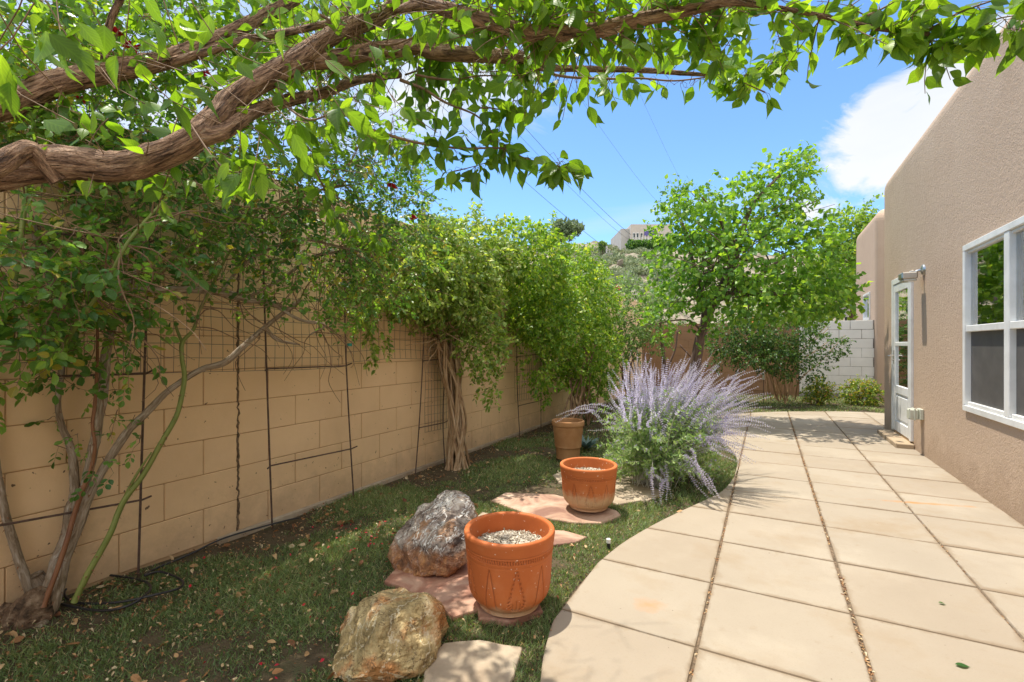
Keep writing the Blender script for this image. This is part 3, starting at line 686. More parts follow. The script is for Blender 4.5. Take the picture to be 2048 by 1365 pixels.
g = Geo(); g.bevbox((X-.026, y1-.055, .95), (X-.0195, y1-.025, 1.13), .002); g.tube([(X-.02, y1-.04, 1.06), (X-.06, y1-.04, 1.06), (X-.066, y1-.04, 1.055), (X-.066, y1+.06, 1.055)], .007, 8)
g.tube([(X-.022, y1-.04, 1.0), (X-.04, y1-.04, 1.0)], .012, 8); g.obj('handle', M_metal, door)
g = Geo(); g.box((X-.014, DY0+.04, DZ0-.03), (X+.05, DY1-.04, DZ0+.009)); g.obj('threshold', plain('threshold_brown', (.35, .22, .10), .6), house)
g = Geo(); g.bevbox((1.325, 6.95, -.09), (HX-.003, 8.02, .055), .008)
tag(g.obj('door_step', surf('step_concrete', [(.3, (.34, .25, .16)), (.7, (.42, .32, .21))], 5, .85, ((80, .3, .003),))), 'low tan concrete step under the white storm door', 'step')
# floodlight by the door
c = onx(1848, 540, HX); fl = thing('wall_floodlight', 'silver floodlight with square glass head above the storm door', 'wall light', c)
g = Geo(); a = c; g.tube([a+[.0, 0, 0], a+[-.012, 0, 0], a+[-.02, 0, 0], a+[-.03, 0, 0]], [.058, .056, .045, .02], 20); g.tube([a+[-.02, 0, 0], a+[-.06, .005, -.01], a+[-.085, .01, -.03]], [.016, .014, .013], 10); g.obj('mount', M_metal, fl, True)
g = Geo(); hc = a+np.array([-.13, .03, -.065]); g.bevbox(hc-[.07, .085, .03], hc+[.07, .085, .045], .012); g.tube([hc+[.05, 0, .03], a+[-.085, .01, -.03]], .013, 8)
g.obj('lamp_housing', M_metal, fl); g = Geo(); g.bevbox(hc-[.062, .077, .055], hc+[.062, .077, -.0305], .01); g.obj('lamp_lens', M_lampglass, fl)
# outlet box
b = thing('outlet_box', 'weathered plastic outlet box low on the stucco beside the door', 'outlet box', (HX, 6.68, .44))
g = Geo(); g.bevbox((HX-.035, 6.60, .385), (HX-.001, 6.74, .50), .006); g.obj('back_plate', M_boxpl, b)
g = Geo(); g.bevbox((HX-.125, 6.625, .38), (HX-.036, 6.73, .495), .012); g.bevbox((HX-.08, 6.615, .372), (HX-.066, 6.74, .503), .004); g.obj('cover', M_boxpl, b)

# ------------------------------------------------------------------ trellises on the left wall
def pt_plane(px, py, X): return onx(px, py, X)
def trellis(label, ups, rungs, X=WX+.09, meshes=()):
    base = pt_plane(*ups[0][-1], X) if len(ups[0]) else (0, 0, 0)
    t = thing('garden_trellis', label, 'trellis', (base[0], base[1], 0), 'steel trellises along the tan wall')
    for u in ups:
        g = Geo(); P = [pt_plane(x, y, X) for x, y in u]; P[-1][2] = -.06; g.tube(smoothline(P, 4), .0058, 6); g.obj('stake', M_rust, t)
    for r in rungs:
        g = Geo(); P = [pt_plane(x, y, X+.012) for x, y in r]; d_ = P[-1]-P[0]; P = [P[0]-d_*.05+np.array([.02, 0, -.01])]+P+[P[-1]+d_*.04+np.array([.035, 0, .02])]
        g.tube(P, .0052, 6); g.obj('rung', M_rust, t)
    return t
def wiremesh(t, y0, y1, z0, z1, X, dy=.10, dz=.10, fine=False, sag=.03):
    g = Geo(); w_ = .0017
    def warp(y, z): return np.array([X+.02*mnoise.noise(Vector((y*2, z*2, 5))), y+.012*mnoise.noise(Vector((y*3, z*3, 1))), z+sag*mnoise.noise(Vector((y*1.1, z*.7, 9)))])
    for y in np.arange(y0, y1, dy): g.tube([warp(y, z) for z in np.linspace(z0, z1, 12)], w_, 4, cap=False)
    for z in np.arange(z0, z1+.001, dz): g.tube([warp(y, z) for y in np.linspace(y0, y1, max(6, int((y1-y0)/.08)))], w_, 4, cap=False)
    g.obj('wire_mesh', M_wire, t)
t1 = trellis('rusty steel trellis behind the rose stems at the left', [[(-75, 350), (-60, 1180)], [(300, 420), (292, 650), (284, 900), (276, 1140)]], [[(-60, 1062), (285, 1000)], [(100, 753), (292, 748)], [(10, 458), (300, 485)]])
yy = lambda px, X=WX+.085: onx(px, 690, X)[1]
wiremesh(t1, yy(-60), yy(292), 1.04, 2.15, WX+.075, .075, .085)
t2 = trellis('rusty steel trellis with two rungs on the open stretch of tan wall', [[(524, 430), (530, 640), (537, 850), (545, 1075)], [(690, 430), (690, 650), (697, 820), (708, 1010)]], [[(536, 738), (692, 732)], [(541, 932), (703, 898)]])
wiremesh(t2, yy(294), yy(690), 1.03, 2.1, WX+.07, .068, .083)
g = Geo(); p = pt_plane(699, 690, WX+.10); g.bevbox(p-[.012, .018, .012], p+[.012, .018, .012], .004); g.obj('plant_clip', plain('teal_plastic', (.02, .30, .26), .4), t2)
t3 = trellis('rusty steel trellis leaning beside the braided vine trunk', [[(852, 560), (846, 715), (838, 855), (830, 935)], [(905, 560), (893, 700), (886, 830), (890, 905)]], [[(846, 722), (893, 718)], [(838, 856), (888, 846)]])
wiremesh(t3, yy(696), yy(850), 1.06, 2.1, WX+.07, .07, .083); wiremesh(t3, yy(852), yy(905), .35, 1.4, WX+.07, .05, .083)
t4 = trellis('rusty steel trellis under the bright far vine', [[(1030, 600), (1033, 715), (1036, 810), (1040, 885)], [(1085, 600), (1082, 720), (1082, 860)]], [[(1034, 714), (1082, 708)], [(1037, 812), (1080, 802)]])
wiremesh(t4, yy(1032), yy(1085), .45, 1.7, WX+.07, .07, .083)
# wire cage near the back wall
cg = at(1288, 700, 10.6); t = thing('plant_cage', 'thin wire plant cage before the far tan wall', 'plant cage', (cg[0], cg[1], 0))
g = Geo()
for a in range(6): g.tube([(cg[0]+.17*math.cos(a), cg[1]+.17*math.sin(a), 1.3), (cg[0]+.12*math.cos(a), cg[1]+.12*math.sin(a), -.05)], .005, 4)
for z in (1.25, 1.0, .7, .4): g.tube([(cg[0]+(.12+.04*z)*math.cos(a), cg[1]+(.12+.04*z)*math.sin(a), z) for a in np.linspace(0, 6.3, 16)], .004, 4)
g.obj('wires', M_wire, t)

# ------------------------------------------------------------------ pots, rocks, stones
def pot(name, label, c, mat, h, rr, motifs, seed, group='carved terracotta pots'):
    """glazed garden pot: thick rim, notched bands, incised leaves; modelled about its own centre line"""
    z = lambda f: f*h
    ctrl = [(.0, .0), (.60, .0), (.64, .02), (.645, .05), (.71, .075), (.80, .13), (.87, .20), (.905, .30), (.925, .45), (.94, .60), (.955, .72), (.968, .76), (.972, .80), (.985, .86), (1.0, .93), (1.005, .955), (.995, .985), (.965, 1.0), (.92, 1.0), (.885, .985), (.872, .95), (.86, .85), (.845, .72), (.82, .55)]
    P = smoothline([(a*rr, b*h, 0) for a, b in ctrl], 8)[:, :2]
    def disp(i, A, Z):
        f = Z/h; out = np.zeros_like(Z); outer = i < 8*18
        th = A
        for (lo, hi, dens, dep) in ((.735, .80, 110, .005), (.045, .085, 90, .004)):
            if hi > .7 or True:
                msk = np.clip((f-lo)/.012, 0, 1)*np.clip((hi-f)/.012, 0, 1)
                out -= msk*dep*(np.sin(th*dens+f*30) > .1)
        out -= .002*np.exp(-((f-.82)/.008)**2)+.002*np.exp(-((f-.70)/.006)**2)
        for kk in range(motifs):
            a0 = 2*math.pi*kk/motifs+seed; dth = (th-a0+math.pi) % (2*math.pi)-math.pi; x = dth*rr*.93
            fy = (f-.14)/(.66-.14); fy = np.clip(fy, -1, 2); inside = (fy > 0) & (fy < 1)
            if kk % 2 == 0:
                wd = .047*(1-fy)*np.sqrt(np.clip(fy*5, 0, 1))
                rib = np.exp(-((np.abs(x)-wd)/.0065)**2)*(np.sin(fy*70+np.abs(x)*250) > -.2)
                out -= np.where(inside, .0065*rib, 0); out -= np.where(inside & (fy < .28), .003*np.exp(-(x/.004)**2), 0)
                out -= np.where(inside & (fy < .22), .003*np.exp(-((np.abs(x)-.018)/.004)**2), 0)
            else:
                wd = .026*(1-fy**1.5)
                out -= np.where(inside, .006*np.exp(-((np.abs(x)-wd)/.0032)**2), 0); out += np.where(inside & (np.abs(x) < wd), .0012, 0)
        return np.where(outer, out, 0)
    t = thing(name, label, 'pot', c, group)
    g = Geo(); g.lathe(P, (0, 0, 0), 420, disp); o = g.obj('pot_body', mat, t, True); o.location = (0, 0, 0)
    g = Geo(); gr = []
    for q in np.linspace(.0, .85, 14):
        gr.append((q*rr+.0001, h*.80-.02*(q/.85)**2))
    def gd(i, A, Z): return 0*Z
    g.lathe(gr[::-1], (0, 0, 0), 40); G2 = Leaves(T_BIT)
    n = 1900; a = rng.random(n)*6.28; r_ = rr*.82*np.sqrt(rng.random(n)); zz = h*.80-.02*(r_/rr/.85)**2+.004+.012*np.array([mnoise.noise(Vector((q*16*math.cos(b_), q*16*math.sin(b_), seed))) for q, b_ in zip(r_, a)])
    G2.add(np.stack([r_*np.cos(a), r_*np.sin(a), zz], 1), unit(rv(n)*[1, 1, .35]), unit(rv(n)*.6+[0, 0, 1]), rng.uniform(.005, .015, n))
    o = g.obj('gravel_fill', M_gravel, t, True); o.location = (0, 0, 0)
    o = G2.obj('gravel_chips', leafmat('chips', [(0, (.22, .18, .13)), (.5, (.48, .42, .33)), (1, (.74, .69, .58))], .0, (1, 1, 1), .9, vein=False), t); o.location = (0, 0, 0)
    for q in range(3):
        G3 = Geo()
        a_ = rng.random()*6.28; p = np.array([rr*.5*math.cos(a_), rr*.5*math.sin(a_), h*.8]); d_ = unit(rng.normal(size=3)+[0, 0, 1.5])
        G3.tube(smoothline([p, p+d_*.03, p+d_*.05+[.02*rng.normal(), .02*rng.normal(), 0]], 4), .0009, 4)
        o = G3.obj('dry_stem', M_vinew, t); o.location = (0, 0, 0)
    return t
c1 = at(1019, 1208, 1134/518.); c2 = at(1177, 1016, 1134/326.)
P1 = (c1[0], c1[1], .012); P2 = (c2[0], c2[1], .012)
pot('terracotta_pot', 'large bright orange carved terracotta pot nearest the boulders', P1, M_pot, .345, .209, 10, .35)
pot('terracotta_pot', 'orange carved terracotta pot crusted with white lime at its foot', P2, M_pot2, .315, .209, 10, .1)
c3 = gp(1136, 916)
t = thing('clay_pot', 'old weathered brown clay pot under the far vine', 'pot', (c3[0], c3[1], 0))
g = Geo(); pr = smoothline([(a*.172, b*.40, 0) for a, b in ((0, 0), (.66, 0), (.70, .04), (.76, .3), (.82, .31), (.82, .36), (.86, .55), (.92, .8), (.93, .86), (1.0, .88), (1.0, .98), (.95, 1), (.9, .98), (.86, .8), (.8, .6))], 4)[:, :2]
g.lathe(pr, (0, 0, 0), 40); o = g.obj('pot_body', M_pot3, t, True); o.location = (0, 0, 0)
g = Geo(); g.lathe([(.15, .30), (.08, .31), (.0001, .315)], (0, 0, 0), 24); o = g.obj('pot_soil', M_soil, t, True); o.location = (0, 0, 0)

def flag(label, pts, mat, z=-.004, cat='flagstone'):
    P = [gp(*p)[:2] for p in pts]; c = np.mean(P, 0)
    Q = []
    n = len(P)
    for k in range(n):
        a, b = P[k], P[(k+1) % n]; m = max(2, int(np.linalg.norm(b-a)/.03))
        for q in range(m):
            p = a+(b-a)*q/m; v = Vector((p[0]*9, p[1]*9, 2)); Q.append(p+.012*np.array([mnoise.noise(v), mnoise.noise(v+Vector((5, 5, 5)))]))
    bm = bmesh.new(); slab(bm, Q, z, -.06, .007, lambda q: .003*mnoise.noise(Vector((q[0]*6, q[1]*6, 0))))
    me = bpy.data.meshes.new('flagstone'); bm.to_mesh(me); bm.free()
    o = link('flagstone', me, mat); tag(o, label, cat, 'flagstones set in the grass'); return Q
FL = []
FL.append(flag('dark red flagstone under the grey boulder and the front pot', [(770, 1160), (800, 1120), (985, 1095), (1010, 1150), (990, 1205), (905, 1232), (865, 1195), (800, 1172)], M_flag))
FL.append(flag('pinkish flagstone with leaf shadows beside the limed pot', [(983, 1000), (1010, 984), (1110, 988), (1180, 1005), (1235, 1020), (1242, 1030), (1200, 1045), (1140, 1043), (1060, 1030)], M_flag2))
FL.append(flag('pale pointed flagstone showing right of the front pot', [(1085, 1058), (1130, 1060), (1176, 1072), (1150, 1083), (1100, 1090), (1060, 1088)], M_flag2))
FL.append(flag('buff flagstone with dappled shade at the bottom of the photo', [(885, 1282), (960, 1278), (1043, 1292), (1030, 1345), (1010, 1390), (840, 1400), (850, 1330)], M_flag3))
FL.append(flag('small brown stone beneath the front pot', [(950, 1205), (1000, 1195), (1070, 1200), (1085, 1222), (1020, 1243), (958, 1238)], M_flag, .004))
FL.append(flag('grey flagstone between the grey boulder and the front pot', [(940, 1040), (965, 1022), (990, 1030), (985, 1060), (950, 1080)], M_flag3))
FL.append(flag('sandy buff flagstone behind the limed pot', [(1105, 950), (1140, 935), (1200, 945), (1268, 975), (1280, 1000), (1235, 1008), (1180, 985), (1120, 965)], M_flag3))
FL.append(flag('sandy flagstone under the front of the lavender sage', [(1225, 960), (1270, 948), (1330, 985), (1290, 1002), (1250, 990)], M_flag3, -.006))

def boulder(label, pts, mat, loc, sub=7, amp=.020, seed=0, name='boulder', pw=.0):
    bm = bmesh.new()
    for p in pts: bm.verts.new(p)
    bmesh.ops.convex_hull(bm, input=bm.verts)
    for v in [v for v in bm.verts if not v.link_faces]: bm.verts.remove(v)
    bmesh.ops.bevel(bm, geom=bm.edges[:], offset=.006, segments=1, affect='EDGES', profile=.6)
    bmesh.ops.triangulate(bm, faces=bm.faces)
    for _ in range(sub):
        le = [e for e in bm.edges if e.calc_length() > .013]
        if not le: break
        bmesh.ops.subdivide_edges(bm, edges=le, cuts=1); bmesh.ops.triangulate(bm, faces=[f for f in bm.faces if len(f.verts) > 3])
    bm.normal_update()
    off = Vector((seed*3.3, seed, 0))
    mv = []
    for v in bm.verts:
        q = v.co*4+off; r_ = abs(mnoise.noise(Vector((q.x*1.2, q.y*2.6, q.z*1.6)))); rr = mnoise.fractal(v.co*14+off, .9, 2.1, 4)
        st = mnoise.noise(Vector((q.x*2.2+q.z*3, q.y*1.1, q.z*2.8))); st = math.floor(st*5)/5
        mv.append(v.normal*(amp*(st*1.1-r_*.9)+amp*.45*rr))
    for v, d_ in zip(bm.verts, mv): v.co += d_
    co = np.array([v.co for v in bm.verts]); cc = co.mean(0); r2 = np.random.default_rng(seed+40)
    for _ in range(26):
        n = unit(r2.normal(size=3)); h = (co-cc)@n; lim = h.max()*(1-r2.uniform(.01, .07)); ex = np.clip(h-lim, 0, None); co -= n*(ex*.92)[:, None]
    co += np.array([[mnoise.noise(Vector(c*30)), mnoise.noise(Vector(c*30+9)), mnoise.noise(Vector(c*30+19))] for c in co])*.0035
    for v, c in zip(bm.verts, co): v.co = c
    me = bpy.data.meshes.new(name); bm.to_mesh(me); bm.free()
    o = bpy.data.objects.new(name, me); C.objects.link(o); me.materials.append(mat); o.location = tuple(loc)
    tag(o, label, 'boulder', 'decorative boulders'); return o
def rel(loc, *pts):
    return [tuple(np.array(at(*p))-np.array(loc)) for p in pts]
l1 = np.append(gp(785, 1325)[:2], 0)      # ochre one: depth about 1.75..2.15
b1 = boulder('squat ochre boulder with rusty faces at the front', rel(l1, (668, 1345, 1.74), (662, 1320, 1.90), (680, 1255, 2.02), (705, 1210, 2.02), (775, 1176, 2.06), (805, 1172, 2.08), (845, 1190, 1.97), (750, 1200, 1.86), (868, 1196, 1.93), (893, 1215, 1.98), (895, 1262, 1.98), (880, 1330, 1.86), (858, 1362, 1.72), (845, 1372, 1.70), (735, 1362, 1.62), (690, 1365, 1.65), (762, 1252, 1.72), (700, 1300, 2.2), (880, 1280, 2.2), (770, 1190, 2.15), (860, 1215, 2.12)), M_rocky, l1, seed=1)
l2 = np.append(gp(865, 1130)[:2], 0)
b2 = boulder('tall grey and white veined boulder with a rusty base', rel(l2, (776, 1110, 2.66), (780, 1140, 2.55), (800, 1152, 2.50), (842, 1162, 2.42), (900, 1150, 2.42), (940, 1125, 2.50), (785, 1072, 2.66), (800, 1075, 2.60), (824, 1040, 2.72), (845, 1010, 2.85), (885, 978, 2.92), (915, 975, 2.95), (940, 988, 2.95), (952, 1005, 2.95), (957, 1040, 2.9), (885, 1092, 2.45), (912, 1065, 2.52), (940, 1080, 2.55), (840, 1085, 2.52), (860, 1020, 2.70), (790, 1120, 2.95), (950, 1090, 3.0), (900, 1000, 3.05)), M_rockg, l2, seed=5, amp=.026)

# ------------------------------------------------------------------ grass, litter, petals
def clear(P):
    m = ~inpoly(P, patio_poly)
    for q in FL: m &= ~inpoly(P, q)
    for (x, y, r) in ((P1[0], P1[1], .145), (P2[0], P2[1], .14), (c3[0], c3[1], .13)): m &= (P[:, 0]-x)**2+(P[:, 1]-y)**2 > r*r
    return m
gl_ = Leaves(T_BLADE)
for (y0, y1, dens, wd, hh) in ((.3, 2.2, 22000, .0032, .022), (2.2, 3.6, 13000, .004, .023), (3.6, 6, 6500, .006, .024), (6, BY, 1500, .012, .03)):
    n = int((y1-y0)*(3.0)*dens); x = rng.uniform(WX+.02, .1 if y1 < 7 else 2.0, n); y = rng.uniform(y0, y1, n); P = np.stack([x, y, np.zeros(n)], 1)
    # thin and bare patches near the wall and under the rose
    pat = np.array([mnoise.noise(Vector((a*1.6, b*1.6, 0)))+.5*mnoise.noise(Vector((a*6, b*6, 4))) for a, b in zip(x[::1], y[::1])]) if n < 400000 else 0
    keep = clear(P) & (pat+(x-WX)*1.3 > rng.random(n)*.45) & ((x+2.92)**2+(y-.85)**2 > .35**2*rng.random(n)*1.6) & (pat > -.50+.4*rng.random(n))
    P = P[keep]; pat = pat[keep]; P[:, 2] = np.array([lawnz(a, b) for a, b in P[:, :2]]); m = len(P)
    d_ = unit(np.stack([rng.normal(size=m)*.55+.15, rng.normal(size=m)*.55-.1, np.ones(m)*.8], 1))
    V0 = np.array(T_BLADE[0]); 
    k_ = hh*rng.uniform(.6, 1.5, m)*(1+.5*np.clip(pat, -.5, 1)); wv = unit(np.cross(d_, rv(m)))*wd*.5*rng.uniform(.7, 1.3, m)[:, None]
    bend = np.stack([rng.normal(size=m), rng.normal(size=m), np.zeros(m)], 1)*.25
    a = P-wv; b = P+wv; c = P+d_*k_[:, None]*.6+wv*.7; e = P+d_*k_[:, None]*.6-wv*.7
    f = P+unit(d_+bend)*k_[:, None]*1.15+wv*.05; f2 = P+unit(d_+bend)*k_[:, None]*1.15-wv*.05
    V = np.stack([a, b, c, e, f, f2], 1).reshape(-1, 3); o_ = (np.arange(m)*6)[:, None]
    Fq = np.stack([np.hstack([o_, o_+1, o_+2, o_+3]), np.hstack([o_+3, o_+2, o_+4, o_+5])], 1).reshape(-1, 4)
    r_ = np.clip(rng.normal(size=m)*.17+.42+pat*.25, 0, .9); r_[rng.random(m) < .08] = 1
    gl_.__dict__.setdefault('V', []).append((V, Fq, np.repeat(r_, 6)))
off = 0; Vs = []; Fs = []; Rs = []
for V, Fq, r_ in gl_.V: Vs.append(V); Fs.append(Fq+off); Rs.append(r_); off += len(V)
gm_ = npmesh('grass', np.concatenate(Vs), np.concatenate(Fs), np.concatenate(Vs), np.concatenate(Rs))
tag(link('grass', gm_, M_grass), 'short dark green grass between the wall and the patio', 'grass', kind='stuff')
lt = Leaves(T_BIT)
n = 15000; x = rng.uniform(WX+.02, -.3, n); y = rng.uniform(.4, 7, n)
prob = np.exp(-(x-WX)/.35)+.30*np.exp(-(x-WX)/1.0)+1.4*np.exp(-((x+2.85)**2+(y-.9)**2)/.35)+.6*np.exp(-((x+2.0)**2+(y-1.6)**2)/1.2)
k = rng.random(n) < prob*.9+.04; P = np.stack([x, y, np.zeros(n)], 1)[k]; P = P[clear(P)]; P[:, 2] = [lawnz(a, b)+.020 for a, b in P[:, :2]]; m = len(P)
P[:, 2] += rng.uniform(-.008, .01, m)
lt.add(P, unit(rng.normal(size=(m, 3))*[1, 1, .25]), unit(rng.normal(size=(m, 3))*.5+[0, 0, 1]), rng.uniform(.006, .018, m)*(1+1.6*(rng.random(m) < .10)))
tag(lt.obj('leaf_litter', M_litter), 'dry brown fallen leaves scattered along the wall', 'leaf litter', kind='stuff')
rp = Leaves(T_OVAL)
P = np.concatenate([gp(760, 1080)[None]+rng.normal(size=(45, 3))*[.16, .14, 0], gp(600, 1200)[None]+rng.normal(size=(26, 3))*[.5, .35, 0]]); P = P[clear(P)]
P[:, 2] = [lawnz(a, b)+.028 for a, b in P[:, :2]]; m = len(P)
rp.add(P, unit(rng.normal(size=(m, 3))*[1, 1, .2]), unit(rng.normal(size=(m, 3))*.4+[0, 0, 1]), rng.uniform(.014, .024, m))
tag(rp.obj('fallen_petals', M_petal), 'dark red rose petals dropped on the grass', 'petals', kind='stuff')
# sprinkler, hose, leaf on the patio
s_ = gp(1217, 1090); t = thing('sprinkler_head', 'small white sprinkler cap in the grass near the patio edge', 'sprinkler', (s_[0], s_[1], 0))
g = Geo(); g.tube([s_+[0, 0, -.05], s_+[0, 0, .012]], .011, 14); g.obj('riser', M_hose, t); g = Geo(); g.tube([s_+[0, 0, .012], s_+[0, 0, .034], s_+[0, 0, .037]], [.0135, .0135, .010], 14); g.obj('cap', M_trim, t)
hs = [(0, 1222), (60, 1205), (120, 1212), (200, 1222), (260, 1218), (300, 1190), (290, 1165), (240, 1155), (180, 1160), (130, 1188), (150, 1205), (230, 1210), (310, 1200), (360, 1180), (362, 1160), (320, 1150), (290, 1160), (310, 1140), (380, 1110), (450, 1083), (560, 1050), (600, 1036)]
P = [gp(x, y)+[0, 0, .012+.012*math.sin(k_*1.7)] for k_, (x, y) in enumerate(hs)]
g = Geo(); g.tube(smoothline(P, 8), .0055, 8); tag(g.obj('drip_hose', M_hose, None, True), 'thin black irrigation hose coiled at the foot of the rose', 'hose')
for (x, y, s__, r_, lb) in ((1910, 1332, .05, .0, 'curled green leaf lying on the near patio slab'), (1877, 1208, .03, .1, 'tiny dark leaf on the patio right of the long joint')):
    q = Leaves(T_CHERRY); q.add(gp(x, y)+[0, 0, .006], unit(np.array([1, .2, .05])), [0, .1, 1.], s__, r_); tag(q.obj('fallen_leaf', M_rose), lb, 'leaf')
g = Geo(); g.tube([gp(1527, 800)*[1, 1, 0], at(1527, 745, 8.8)], .012, 6)
q_ = gp(1527, 805); t = thing('plant_stake', 'thin stake with a white plastic tag before the shaded wall', 'plant stake', (q_[0], q_[1], 0))
g = Geo(); zt = 1.2-52*q_[1]*0/945; kt = 1134/115.; g.tube([q_+[0, 0, -.03], q_+[0, 0, .62]], .006, 6); g.obj('stake', M_rust, t); g = Geo(); g.bevbox(q_+[-.022, -.012, .47], q_+[.022, -.0065, .62], .002); g.obj('plant_tag', M_trim, t)

# ------------------------------------------------------------------ cherry tree overhead
ch = thing('cherry_tree', 'cherry tree whose thick brown limbs reach in overhead from the left', 'tree', (-2.6, -.25, 0))
bark = Geo(); tw = Geo(); cl = Leaves(T_CHERRY)
def limb(pts, k=18, n=14, wob=.16):
    """pts: px, py, t, width in px"""
    P = smoothline([at(a, b, c) for a, b, c, d_ in pts], n); Wd = smoothline([(d_*c/FPX/2, 0, 0) for a, b, c, d_ in pts], n)[:, 0]
    bark.tube(P, Wd, k, wob=wob); LIMBS.append((P, Wd)); return P, Wd
LIMBS = []
A, Aw = limb([(-700, 560, 1.45, 150), (-300, 420, 1.40, 110), (-60, 352, 1.38, 80), (40, 335, 1.38, 72), (140, 326, 1.38, 66), (240, 334, 1.4, 58), (320, 312, 1.42, 52), (385, 280, 1.45, 52), (430, 238, 1.5, 46), (470, 195, 1.55, 42), (540, 152, 1.6, 42), (600, 118, 1.65, 44), (650, 80, 1.7, 34), (710, 52, 1.75, 32), (760, 35, 1.8, 30), (800, -2, 1.85, 28), (860, -60, 1.9, 24)])
limb([(395, 276, 1.45, 40), (450, 262, 1.5, 30), (500, 228, 1.58, 26), (560, 205, 1.68, 24), (640, 188, 1.8, 20), (720, 160, 1.95, 16), (800, 150, 2.1, 12)])
A2 = limb([(602, 120, 1.66, 34), (640, 122, 1.7, 33), (690, 116, 1.74, 32), (750, 102, 1.78, 32), (830, 95, 1.82, 30), (880, 106, 1.84, 30), (990, 112, 1.88, 27), (1045, 116, 1.9, 24), (1080, 134, 1.92, 15), (1160, 138, 1.95, 12), (1270, 140, 2.0, 11), (1380, 148, 2.02, 8), (1440, 152, 2.0, 6)])
A3 = limb([(800, 20, 1.60, 16), (850, 8, 1.55, 24), (900, 22, 1.52, 28), (950, 36, 1.5, 29), (1005, 52, 1.5, 30), (1060, 66, 1.5, 30), (1130, 68, 1.5, 29), (1200, 60, 1.5, 29), (1270, 42, 1.5, 26), (1340, 28, 1.5, 24), (1400, 15, 1.5, 21), (1460, 4, 1.5, 16), (1530, 12, 1.48, 10), (1600, 24, 1.46, 9), (1680, 40, 1.44, 9), (1760, 58, 1.42, 9), (1830, 66, 1.4, 7), (1890, 72, 1.38, 6)])
B, Bw = limb([(-500, 330, 1.9, 80), (-150, 245, 1.9, 62), (0, 212, 1.9, 50), (60, 190, 1.92, 46), (120, 165, 1.94, 44), (190, 148, 1.97, 42), (260, 135, 2.0, 38), (340, 118, 2.05, 34), (410, 92, 2.1, 30), (470, 62, 2.15, 27), (520, 36, 2.2, 24), (580, 5, 2.25, 22), (640, -40, 2.3, 20)])
B2 = limb([(345, 124, 2.03, 16), (420, 102, 1.98, 15), (500, 78, 1.92, 14), (590, 62, 1.88, 13), (680, 42, 1.85, 12), (780, 25, 1.82, 10), (900, -8, 1.8, 9)])
limb([(208, 150, 1.97, 16), (212, 90, 1.95, 14), (222, 40, 1.93, 13), (245, -10, 1.9, 12)], 10)
limb([(120, 362, 1.37, 34), (60, 300, 1.32, 34), (0, 330, 1.26, 40), (-90, 380, 1.2, 50)], 12)
bark.tube(smoothline([at(-700, 560, 1.45), (-2.45, -.35, 1.05), (-2.58, -.28, .5), (-2.6, -.25, -.05)], 10), np.linspace(.115, .15, 31), 18, wob=.1)
bark.tube(smoothline([at(-500, 330, 1.9), at(-640, 430, 1.75), (-2.45, -.32, 1.1)], 10), np.linspace(.08, .10, 21), 14, wob=.1)
twl = []
def twig(pts, w0=6, n=6):
    P = smoothline([at(*p) for p in pts], n); k0 = pts[0][2]; tw.tube(P, np.linspace(w0*k0/FPX/2, .0012, len(P)), 6); twl.append(P); return P
twig([(1045, 118, 1.9), (1110, 150, 1.9), (1200, 158, 1.92), (1280, 157, 1.95), (1350, 162, 1.98), (1430, 153, 2.0), (1490, 150, 2.0), (1545, 125, 2.0)], 6)
twig([(1060, 70, 1.5), (1100, 30, 1.55), (1130, -20, 1.6)]); twig([(1270, 45, 1.5), (1320, 8, 1.5), (1340, -20, 1.5)]); twig([(640, 30, 1.8), (760, 90, 1.75), (860, 60, 1.7), (910, 40, 1.7)])
twig([(800, 160, 1.8), (850, 180, 1.8), (890, 205, 1.8), (950, 230, 1.8), (975, 255, 1.8), (995, 275, 1.8)], 7)
twig([(935, 218, 1.8), (975, 216, 1.8), (1010, 219, 1.8), (1028, 200, 1.8)], 4)
twig([(687, 245, 1.75), (760, 265, 1.75), (830, 285, 1.78), (920, 297, 1.8), (1005, 297, 1.8), (1040, 313, 1.8), (1095, 330, 1.8), (1130, 334, 1.8)], 7)
twig([(830, 150, 1.8), (900, 160, 1.85), (960, 152, 1.9), (1030, 152, 1.9), (1070, 140, 1.9)], 5)
twig([(900, 345, 1.85), (930, 338, 1.85), (960, 330, 1.85)], 3); twig([(810, 150, 1.85), (870, 135, 1.9), (960, 145, 1.95), (1060, 135, 1.95)], 4)
twig([(1530, 185, 2.0), (1470, 158, 2.0)], 3); twig([(1700, 45, 1.44), (1760, 20, 1.42), (1820, -15, 1.4)], 6); twig([(1860, 60, 1.38), (1910, 30, 1.35), (1960, 10, 1.3), (2060, -20, 1.25)], 6)
twig([(1870, 70, 1.38), (1930, 70, 1.35), (1990, 40, 1.32), (2040, 30, 1.3)], 5); twig([(1780, 60, 1.42), (1830, 85, 1.42), (1890, 95, 1.42)], 3)
twig([(375, 240, 1.4), (430, 320, 1.35), (470, 345, 1.35), (530, 330, 1.35)], 4); twig([(560, 205, 1.6), (620, 240, 1.5), (680, 215, 1.45), (720, 190, 1.4)], 5)
twig([(600, 290, 1.6), (640, 360, 1.8), (680, 430, 2.1), (760, 480, 2.4)], 6)
EFW = np.array([0, 0, 0.])
